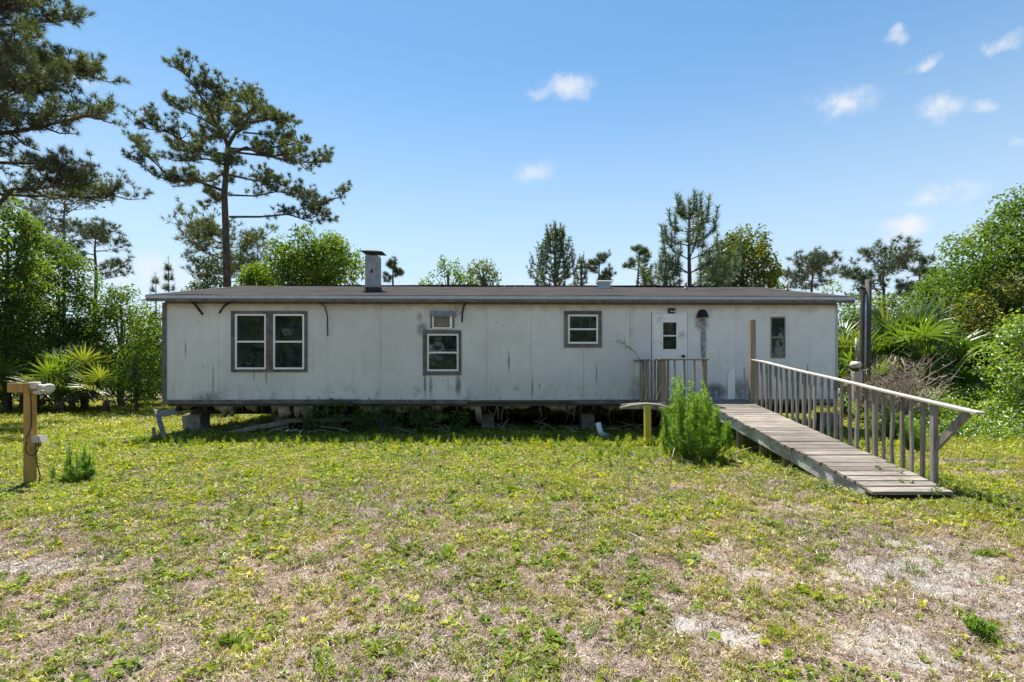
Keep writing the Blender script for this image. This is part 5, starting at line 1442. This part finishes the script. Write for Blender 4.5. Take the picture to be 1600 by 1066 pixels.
def make_undergrowth():
    rs = np.random.RandomState(55)
    # rising bank of weeds at the right
    cl = []
    for _ in range(900):
        x = rs.uniform(7.4, 21); y = rs.uniform(9.2, 15.0)
        px, _p = px_of(x, y)
        if px < 1335 or px > 2000: continue
        edge = 10.9 - .35 * (x - 8)                      # front edge of the bank
        if y < edge: continue
        h = np.clip((y - edge) / 3.2, 0, 1) ** .7 * (.75 + .055 * (x - 8)) + .05
        cl.append((x, y, h * rs.uniform(.6, 1.0), rs.uniform(.18, .40)))
    leaf_mass('undergrowth', 'bright green bank of vines and weeds right of the ramp', cl, 85, .075, 'vine', 56, 'stuff', 'undergrowth')
    cl = []
    for _ in range(200):
        x = rs.uniform(6.4, 11.5); y = rs.uniform(7.0, 11.5); cl.append((x, y, .05 + .1 * rs.rand(), rs.uniform(.06, .16))) if y > 10.6 - .42 * (x - 6.4) and not (x < 7.6 and y > 10.6) else None
    leaf_mass('low_weeds', 'low leafy weeds at the foot of the green bank', cl, 200, .05, 'vine', 57, 'stuff', 'weeds')
    # vines climbing under the left part of the house
    cl = []
    for _ in range(150):
        px = rs.uniform(472, 735); f = 1 - abs((px - 560) / 180) ** 2; Y = rs.uniform(10.75, 11.35); z = rs.uniform(.03, .45 + .28 * max(f, 0))
        p = P(px, 600, Y); cl.append((p.x, Y, z, rs.uniform(.07, .17)))
    for _ in range(16):
        p = P(rs.uniform(492, 545), 600, 10.8); cl.append((p.x, 10.8, rs.uniform(.55, .80), rs.uniform(.04, .09)))
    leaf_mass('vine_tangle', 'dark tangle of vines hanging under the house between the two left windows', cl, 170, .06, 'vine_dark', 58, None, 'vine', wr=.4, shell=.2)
    # dim weeds and litter in the shade below the wall
    cl = []
    for _ in range(170):
        px = rs.uniform(270, 1090); Y = rs.uniform(9.75, 11.2); p = P(px, 600, Y); cl.append((p.x, Y, rs.uniform(.02, .10), rs.uniform(.04, .10)))
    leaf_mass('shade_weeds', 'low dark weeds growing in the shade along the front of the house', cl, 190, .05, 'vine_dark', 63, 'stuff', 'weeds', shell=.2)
    rg = random.Random(31); m = MB()
    for k in range(150):
        px = rg.uniform(300, 1010); Y = rg.uniform(10.7, 12.2); c = P(px, 600, Y); c.z = rg.uniform(.0, .12); a = rg.uniform(0, 6.28); l = rg.uniform(.15, .7)
        e = c + Vector((math.cos(a) * l, math.sin(a) * l * .4, rg.uniform(-.05, .3) * rg.random()))
        m.tube([c, c.lerp(e, .5) + Vector((0, 0, rg.uniform(-.02, .05))), e], [.012 * rg.uniform(.5, 1.4), .009, .005], 4, False)
    for k in range(60):
        px = rg.uniform(330, 1080); Y = rg.uniform(10.95, 11.6); c = P(px, 600, Y); c.z = rg.uniform(.55, .66); l = rg.uniform(.1, .4)
        m.tube([c, c + Vector((rg.gauss(0, .03), 0, -l * .5)), c + Vector((rg.gauss(0, .06), 0, -l))], [.006, .004, .002], 3, False)
    ob = m.build('debris', M['deadwood']); props(ob, 'dead branches and hanging strands littering the dark space under the house', 'debris', kind='stuff')
    # weeds along the shadow edge, under the house and round the ramp
    cl = []
    for _ in range(60):
        x = rs.uniform(4.95, 5.4); y = rs.uniform(5.2, 7.0); cl.append((x, y, .03 + .05 * rs.rand(), rs.uniform(.05, .11)))
    for _ in range(34):
        x = rs.uniform(3.6, 3.95); y = rs.uniform(5.2, 8.6); cl.append((x, y, .03 + .04 * rs.rand(), rs.uniform(.04, .10)))
    for _ in range(12):
        x = rs.uniform(4.5, 4.9); y = rs.uniform(5.3, 6.4); cl.append((x, y, ramp_z(y) + .01, rs.uniform(.02, .045)))
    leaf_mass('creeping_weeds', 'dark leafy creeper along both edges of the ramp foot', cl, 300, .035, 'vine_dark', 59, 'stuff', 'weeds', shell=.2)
    # far-off woods that close the horizon
    cl = []
    for _ in range(420):
        a = rs.uniform(-62, 62); d = rs.uniform(46, 80); h = rs.uniform(3.0, 5.6) * d / 60; r = rs.uniform(1.2, 2.4)
        x = d * math.tan(R(a)) ; cl.append((x, d, rs.uniform(.3, 1) * h - r * .3, r))
    leaf_mass('far_woods', 'far-off wall of green woods on the horizon', cl, 2.2, .75, 'mid', 60, 'stuff', 'woods')
    # nearer scrub behind the house
    cl = []
    for _ in range(150):
        x = rs.uniform(-26, 30); y = rs.uniform(23, 30); h = 1.8 + .6 * vnoise(x, 0, 3, 2); cl.append((x, y, rs.uniform(.2, 1) * float(h), rs.uniform(.4, .9)))
    leaf_mass('scrub', 'belt of green scrub on the ground behind the house', cl, 14, .26, 'mid', 61, 'stuff', 'scrub')
    cl = [(rs.uniform(-9.5, 8.5), rs.uniform(18.5, 20), rs.uniform(.1, .75), rs.uniform(.2, .4)) for _ in range(150)]  # weeds added to darken the view through beneath the floor
    leaf_mass('back_weeds', 'dark weeds added behind the house, darkening the gap beneath its floor', cl, 40, .12, 'dark', 62, 'stuff', 'weeds')
    # dead bush by the meter
    rng = random.Random(66); o = P(1378, 600, 12.2); o = Vector((o.x - .1, 11.8, 0)); m = MB()
    for k in range(190):
        a = rng.uniform(0, 6.28); b = Vector((rng.gauss(.05, .22), rng.gauss(0, .15), .3)); e = b + Vector((rng.gauss(.08, .5), rng.gauss(-.1, .3), rng.uniform(.45, 1.55))); mid = b.lerp(e, .5) + Vector((rng.gauss(0, .12), rng.gauss(0, .1), rng.gauss(.08, .08)))
        m.tube([b, mid, e], [.012, .008, .003], 3, False)
        for q in range(3):
            s = mid.lerp(e, rng.random()); m.tube([s, s + Vector((rng.gauss(0, .14), rng.gauss(0, .12), rng.uniform(-.05, .2)))], [.006, .002], 3, False)
    ob = m.build('dead_bush', M['brown_leafless']); ob.location = o; props(ob, 'leafless brown bush tangled beside the electric meter', 'bush')
    # dry frond stalk at the platform rail
    m = MB(); b = P(1003, 566, 10.7); 
    pts = [b, P(990, 548, 10.6), P(978, 538, 10.6), P(962, 532, 10.6)]; m.tube(pts, [.012, .01, .008, .004], 4)
    for k in range(40):
        f = rng.random(); s = pts[2].lerp(pts[3], f) if k % 2 else pts[1].lerp(pts[2], f); m.tube([s, s + Vector((rng.gauss(-.12, .08), rng.gauss(0, .05), rng.gauss(.03, .08)))], [.004, .001], 3, False)
    b0 = P(1012, 625, 9.8)
    for k in range(9):
        s = b0 + Vector((rng.gauss(0, .1), 0, 0)); m.tube([s, s + Vector((rng.gauss(0, .1), 0, .35)), s + Vector((rng.gauss(-.1, .12), 0, .75))], [.006, .005, .002], 3, False)
    ob = m.build('dry_weed', M['deadwood'], None, b); ob.location = b; props(ob, 'dry straw coloured weed stalk leaning on the platform rail', 'dead weed')
    # brush heap of dead twigs in front of the yellow post
    m = MB()
    for k in range(170):
        px = rng.gauss(1030, 34); py = rng.gauss(722, 9); Y = CZ * FPX / (py - HY); c = P(px, py, Y); c.z = rng.uniform(.01, .07); a = rng.uniform(0, 6.28); l = rng.uniform(.08, .28)
        m.tube([c, c + Vector((math.cos(a) * l * .5, math.sin(a) * l * .5, rng.uniform(0, .05))), c + Vector((math.cos(a) * l, math.sin(a) * l, rng.uniform(-.02, .05)))], [.005, .004, .002], 3, False)
    ob = m.build('brushwood', M['deadwood']); props(ob, 'scatter of dry twigs on the ground between yellow post and bush', 'twigs', kind='stuff')
    # dead sprig by the light post
    m = MB(); b = P(75, 757, 6.17); b.z = 0
    for pts in (((100, 735), (112, 710), (114, 680)), ((112, 710), (104, 700), (100, 690)), ((114, 680), (108, 678), (101, 684)), ((118, 745), (124, 720), (128, 712))):
        m.tube([P(a_, b_, 6.2) for a_, b_ in pts], [.006, .005, .003], 4)
    ob = m.build('dry_weed', M['deadwood'], None, b); ob.location = b; props(ob, 'bare dead sprig beside the light post', 'dead weed')


make_undergrowth()


# ------------------------------------------------------------------ lawn: instanced tufts on computed points
def blade_mesh(name, mat, n, L, w, spread, seed, flat=0.0, curl=.4, segs=2):
    rng = random.Random(seed); V = []; F = []
    for k in range(n):
        a = rng.uniform(0, 6.283); el = rng.uniform(flat, 1.0) if flat >= 0 else rng.uniform(.0, .2)
        l = L * rng.uniform(.55, 1.25); d = Vector((math.cos(a) * (1 - el * .8), math.sin(a) * (1 - el * .8), .15 + el)).normalized()
        b = Vector((rng.gauss(0, spread), rng.gauss(0, spread), 0)); sd = Vector((-math.sin(a), math.cos(a), 0)) * w * rng.uniform(.7, 1.3)
        m1 = b + d * l * .55; tip = b + d * l + Vector((math.cos(a), math.sin(a), -.9)) * l * curl * rng.uniform(.3, 1)
        if tip.z < .004: tip.z = .004
        i = len(V); V += [b - sd * .6, b + sd * .6, m1 + sd, m1 - sd, tip]; F += [(i, i + 1, i + 2), (i, i + 2, i + 3), (i + 3, i + 2, i + 4)]
    return np_mesh(name, np.array([tuple(v) for v in V]), np.array(F), mat)


def straw_mesh(name, mat, n, L, w, spread, seed):
    rng = random.Random(seed); V = []; F = []
    for k in range(n):
        a = rng.uniform(0, 6.283); l = L * rng.uniform(.4, 1.3); d = Vector((math.cos(a), math.sin(a), 0)); sd = Vector((-math.sin(a), math.cos(a), rng.uniform(-.5, .5))) * w * rng.uniform(.6, 1.4)
        b = Vector((rng.gauss(0, spread), rng.gauss(0, spread), rng.uniform(.002, .015))); bend = sd.normalized() * l * rng.uniform(-.25, .25)
        m1 = b + d * l * .5 + bend + Vector((0, 0, rng.uniform(0, .012))); tip = b + d * l + Vector((0, 0, rng.uniform(0, .034)))
        i = len(V); V += [b - sd, b + sd, m1 + sd, m1 - sd, tip]; F += [(i, i + 1, i + 2), (i, i + 2, i + 3), (i + 3, i + 2, i + 4)]
    return np_mesh(name, np.array([tuple(v) for v in V]), np.array(F), mat)


def rosette_mesh(name, mat, n, L, w, seed, lift=.3, layers=1):
    rng = random.Random(seed); V = []; F = []
    for k in range(n):
        a = k * 2.4 + rng.uniform(-.3, .3); l = L * rng.uniform(.6, 1.2); up = lift * rng.uniform(.4, 1.5); d = Vector((math.cos(a), math.sin(a), up)).normalized(); sd = Vector((-math.sin(a), math.cos(a), rng.uniform(-.3, .3))) * w * l
        b = d * l * .3 + Vector((0, 0, .004 + .02 * layers * k / n)); i = len(V)
        V += [b, b + d * l * .4 + sd, b + d * l * .8 + sd * .8, b + d * l, b + d * l * .8 - sd * .8, b + d * l * .4 - sd]; F += [(i, i + 1, i + 2, i + 3), (i, i + 3, i + 4, i + 5)]
    return np_mesh(name, np.array([tuple(v) for v in V]), np.array(F), mat)


def sprig_mesh(name, mat, H, nl, L, seed, stems=3):
    rng = random.Random(seed); rs = np.random.RandomState(seed); Pp, A, N, Ls = [], [], [], []
    for s in range(stems):
        a = rng.uniform(0, 6.28); lean = Vector((math.cos(a), math.sin(a), 0)) * H * rng.uniform(.05, .35); h = H * rng.uniform(.6, 1.1)
        for k in range(nl):
            f = (k + .5) / nl; p = lean * f * f + Vector((0, 0, h * f)); b = k * 2.4 + a
            d = Vector((math.cos(b), math.sin(b), .45 + .6 * f)).normalized(); Pp.append(vec(p)); A.append(vec(d)); N.append(vec(Vector((-math.cos(b) * .6, -math.sin(b) * .6, 1)).normalized())); Ls.append(L * (1.15 - .5 * f) * rng.uniform(.8, 1.2))
    Ls = np.array(Ls); V, F = leaf_quads(np.array(Pp), np.array(A), np.array(N), Ls, Ls * .42)
    return np_mesh(name, V, F, mat)


G = {}
G['blade'] = leaf_mat('lawn_blade', (.115, .145, .010), (.30, .295, .022), (.42, .37, .07), .45, (1.4, 1.4, .5), inst=True, gloss=.05)
G['lime'] = leaf_mat('lawn_lime_leaf', (.14, .22, .012), (.31, .36, .02), (.44, .43, .03), .45, (1.3, 1.3, .4), inst=True, gloss=.04)
G['weed'] = leaf_mat('lawn_round_leaf', (.08, .15, .012), (.19, .27, .022), (.34, .38, .05), .4, (1.4, 1.4, .5), inst=True, gloss=.015)
G['straw'] = leaf_mat('lawn_straw', (.12, .085, .068), (.41, .335, .29), (.66, .60, .54), .2, (1.05, 1, .85), inst=True, gloss=.03)
G['rust'] = leaf_mat('lawn_rusty_leaf', (.16, .07, .035), (.27, .15, .07), None, .2, (1.1, 1, .8), inst=True, gloss=.04)


def scatter(name, label, cat, meshes, pts, rot, scl, idx):
    coll = bpy.data.collections.new(name + '_source')
    for i, me in enumerate(meshes):
        coll.objects.link(bpy.data.objects.new('%s_%02d' % (name, i), me))
    me = bpy.data.meshes.new(name); n = len(pts); me.vertices.add(n); me.vertices.foreach_set('co', np.asarray(pts, np.float32).ravel())
    a = me.attributes.new('rot', 'FLOAT_VECTOR', 'POINT'); a.data.foreach_set('vector', np.asarray(rot, np.float32).ravel())
    a = me.attributes.new('scl', 'FLOAT', 'POINT'); a.data.foreach_set('value', np.asarray(scl, np.float32))
    a = me.attributes.new('idx', 'INT', 'POINT'); a.data.foreach_set('value', np.asarray(idx, np.int32))
    me.update()
    o = link(name, me)
    ng = bpy.data.node_groups.new(name, 'GeometryNodeTree')
    ng.interface.new_socket('Geometry', in_out='INPUT', socket_type='NodeSocketGeometry'); ng.interface.new_socket('Geometry', in_out='OUTPUT', socket_type='NodeSocketGeometry')
    gi = ng.nodes.new('NodeGroupInput'); go = ng.nodes.new('NodeGroupOutput'); ip = ng.nodes.new('GeometryNodeInstanceOnPoints'); ci = ng.nodes.new('GeometryNodeCollectionInfo')
    ci.inputs['Collection'].default_value = coll; ci.inputs['Separate Children'].default_value = True; ci.inputs['Reset Children'].default_value = True
    def na(nm, dt):
        q = ng.nodes.new('GeometryNodeInputNamedAttribute'); q.data_type = dt; q.inputs['Name'].default_value = nm; return [s for s in q.outputs if s.enabled and s.name == 'Attribute'][0]
    ng.links.new(gi.outputs[0], ip.inputs['Points']); ng.links.new(ci.outputs[0], ip.inputs['Instance']); ip.inputs['Pick Instance'].default_value = True
    ng.links.new(na('idx', 'INT'), ip.inputs['Instance Index']); e2r = ng.nodes.new('FunctionNodeEulerToRotation'); ng.links.new(na('rot', 'FLOAT_VECTOR'), e2r.inputs[0])
    ng.links.new(e2r.outputs[0], ip.inputs['Rotation']); ng.links.new(na('scl', 'FLOAT'), ip.inputs['Scale']); ng.links.new(ip.outputs[0], go.inputs[0])
    md = o.modifiers.new('scatter', 'NODES'); md.node_group = ng
    props(o, label, cat, None, 'stuff'); return o


def lawn_points(rs, n, y0, y1, power=1.0, margin=60):
    """points inside the picture's wedge of ground (plus a margin), denser near the camera"""
    n = int(n * 1.22); u = rs.rand(n); y = (y0 ** power + (y1 ** power - y0 ** power) * u) ** (1 / power)
    hw = (800 + margin) / FPX * y + 1.9
    x = (rs.rand(n) * 2 - 1) * hw
    return x, y


def outside_things(x, y):
    """not on the ramp deck"""
    ok = ~((x > RAMP_X0 - .02) & (x < RAMP_X1 + .03) & (y > 5.36) & (y < 7.6))
    return ok


def make_lawn():
    rs = np.random.RandomState(99)
    def go(name, label, cat, meshes, n, y0, y1, dens, smin, smax, power=1.0, tilt=.2, zoff=0):
        x, y = lawn_points(rs, n, y0, y1, power); n = len(x); k = (rs.rand(n) < dens(x, y)) & outside_things(x, y)
        x, y = x[k], y[k]; m = len(x)
        pts = np.stack([x, y, ground_z(x, y) + zoff], -1)
        rot = np.stack([rs.normal(size=m) * tilt, rs.normal(size=m) * tilt, rs.rand(m) * 6.283], -1)
        far = .8 + .2 * smooth(2.2, 4.5, y) + .055 * np.clip(y - 4, 0, 10)
        scatter(name, label, cat, meshes, pts, rot, (smin + (smax - smin) * rs.rand(m)) * far, rs.randint(0, len(meshes), m))
    blades = [blade_mesh('tuft', G['blade'], 9 + k, .045, .0024, .014, 500 + k, 0.0, .5) for k in range(5)]
    limes = [rosette_mesh('lime', G['lime'], 7, .020, .42, 520 + k, .8, 1.2) for k in range(3)] + [blade_mesh('limeb', G['lime'], 9, .035, .003, .012, 525 + k, .1, .4) for k in range(2)]
    weeds = [rosette_mesh('weed', G['weed'], 6 + k, .026, .42, 540 + k, .35, .6) for k in range(4)]
    straws = [straw_mesh('straw', G['straw'], 12, .038, .0017, .03, 560 + k) for k in range(5)]
    rust = [rosette_mesh('rustleaf', G['rust'], 3, .018, .3, 580 + k, .4) for k in range(2)]
    sprigs = [sprig_mesh('sprig', G['lime'], .11, 12, .028, 600 + k) for k in range(3)] + [sprig_mesh('sprig', G['weed'], .13, 12, .03, 610 + k) for k in range(2)]
    pat = lambda x, y, s, seed: smooth(.48, .585, fbm(x, y, s, seed, 3))
    go('straw_litter', 'dry straw and dead grass lying over the lawn', 'dead grass', straws, 90000, 1.9, 9.5, lambda x, y: .25 + .6 * (1 - .7 * green(x, y)) * (1 - .45 * bare(x, y)), .6, 1.3, 1.5, .15)
    go('grass', 'patchy green grass blades over the whole lawn', 'grass', blades, 350000, 1.9, 12.0, lambda x, y: (.05 + .9 * pat(x, y, .17, 71)) * (.16 + .84 * green(x, y)) * (1 - .92 * bare(x, y)), .6, 1.5, 1.55, .2)
    go('lime_weeds', 'small yellow green weeds speckling the lawn', 'weeds', limes, 260000, 1.9, 12.5, lambda x, y: (.03 + .9 * pat(x, y, .15, 81) ** 1.2) * (.18 + .82 * green(x, y) ** 1.2) * (1 - .9 * bare(x, y)) * .7, .6, 1.6, 1.7, .3)
    go('round_leaf_weeds', 'flat round leaved green weeds in the lawn', 'weeds', weeds, 110000, 1.9, 11.5, lambda x, y: (.03 + .8 * pat(x, y, .2, 91)) * (.2 + .8 * green(x, y)) * (1 - .9 * bare(x, y)) * (.45 + .55 * smooth(3, 0, x)), .55, 1.6, 1.5, .3)
    go('rusty_leaf_litter', 'rust brown leaf scraps in the thin grass', 'leaf litter', rust, 24000, 1.9, 8, lambda x, y: .15 + pat(x, y, .6, 95) * .5, .5, 1.3, 1.5, .4)
    mids = [blade_mesh('tuftm', G['blade'], 22, .055, .0024, .018, 700 + k, .1, .45) for k in range(3)] + [blade_mesh('tuftg', G['weed'], 18, .05, .0026, .016, 710 + k, .1, .45) for k in range(2)]
    go('grass_tufts', 'thicker little tufts of green grass dotted over the lawn', 'grass', mids, 16000, 2.0, 10.5, lambda x, y: (.1 + .8 * pat(x, y, .4, 111)) * (.25 + .75 * green(x, y)) * (1 - .8 * bare(x, y)) * .8, .5, 1.2, 1.5, .2)
    # far grass, larger tufts
    bl2 = [blade_mesh('tuft', G['blade'], 14, .11, .006, .05, 620 + k, .1, .4) for k in range(3)] + [blade_mesh('tuft', G['lime'], 14, .09, .006, .05, 630 + k, .1, .4) for k in range(2)]
    go('far_grass', 'longer grass beyond and beside the house', 'grass', bl2, 60000, 9.6, 24, lambda x, y: (.25 + .6 * pat(x, y, .9, 101)) * np.where((x > -7.5) & (x < 7.2) & (y > 10.4) & (y < 18.6), .22, 1), .5, 1.2, 1.2, .15)
    # sprigs along the sunny edge of the house shadow and round the bush
    def edge(x, y):
        a = np.exp(-((y - 9.13 + .25 * (fbm(x, 0 * x, .8, 3) - .5)) / .2) ** 2) * (np.abs(x + .4) < 8) * (.35 + .65 * smooth(-3, 1.5, x))
        b = np.exp(-(((x - 2.7) / 1.4) ** 2 + ((y - 8.2) / .9) ** 2)) * .35
        c = np.exp(-(((x - 5.3) / .6) ** 2 + ((y - 5.8) / 1.2) ** 2)) * .2
        return np.clip(a * .6 + b + c + .012 * green(x, y), 0, 1)
    go('leafy_sprigs', 'knee-high leafy sprigs along the shadow edge in front of the house', 'weeds', sprigs, 36000, 4.5, 11.2, edge, .45, 1.35, 1.2, .15)
    # white stones of sand at the far right are in the soil; a few darker clumps of tall grass in the foreground
    tall = [blade_mesh('clump', G['weed'], 26, .10, .0035, .022, 640 + k, .1, .35) for k in range(3)]
    x, y = [], []
    for px, py in ((513, 1050), (1530, 985), (1545, 1010), (1535, 870), (700, 870), (1440, 905), (1465, 890), (350, 1010), (1060, 930), (88, 945), (1220, 1000), (930, 890), (640, 955), (1180, 930), (640, 760), (1300, 860)):
        Y = CZ * FPX / (py - HY)
        for k in range(3): x.append((px - CX) * Y / FPX + rs.normal() * .025); y.append(Y + rs.normal() * .025)
    x = np.array(x); y = np.array(y); m = len(x)
    scatter('grass_clumps', 'a few darker upright clumps of grass in the foreground', 'grass', tall, np.stack([x, y, ground_z(x, y)], -1), np.stack([rs.normal(size=m) * .15, rs.normal(size=m) * .15, rs.rand(m) * 6.28], -1), .45 + .5 * rs.rand(m), rs.randint(0, 3, m))


make_lawn()
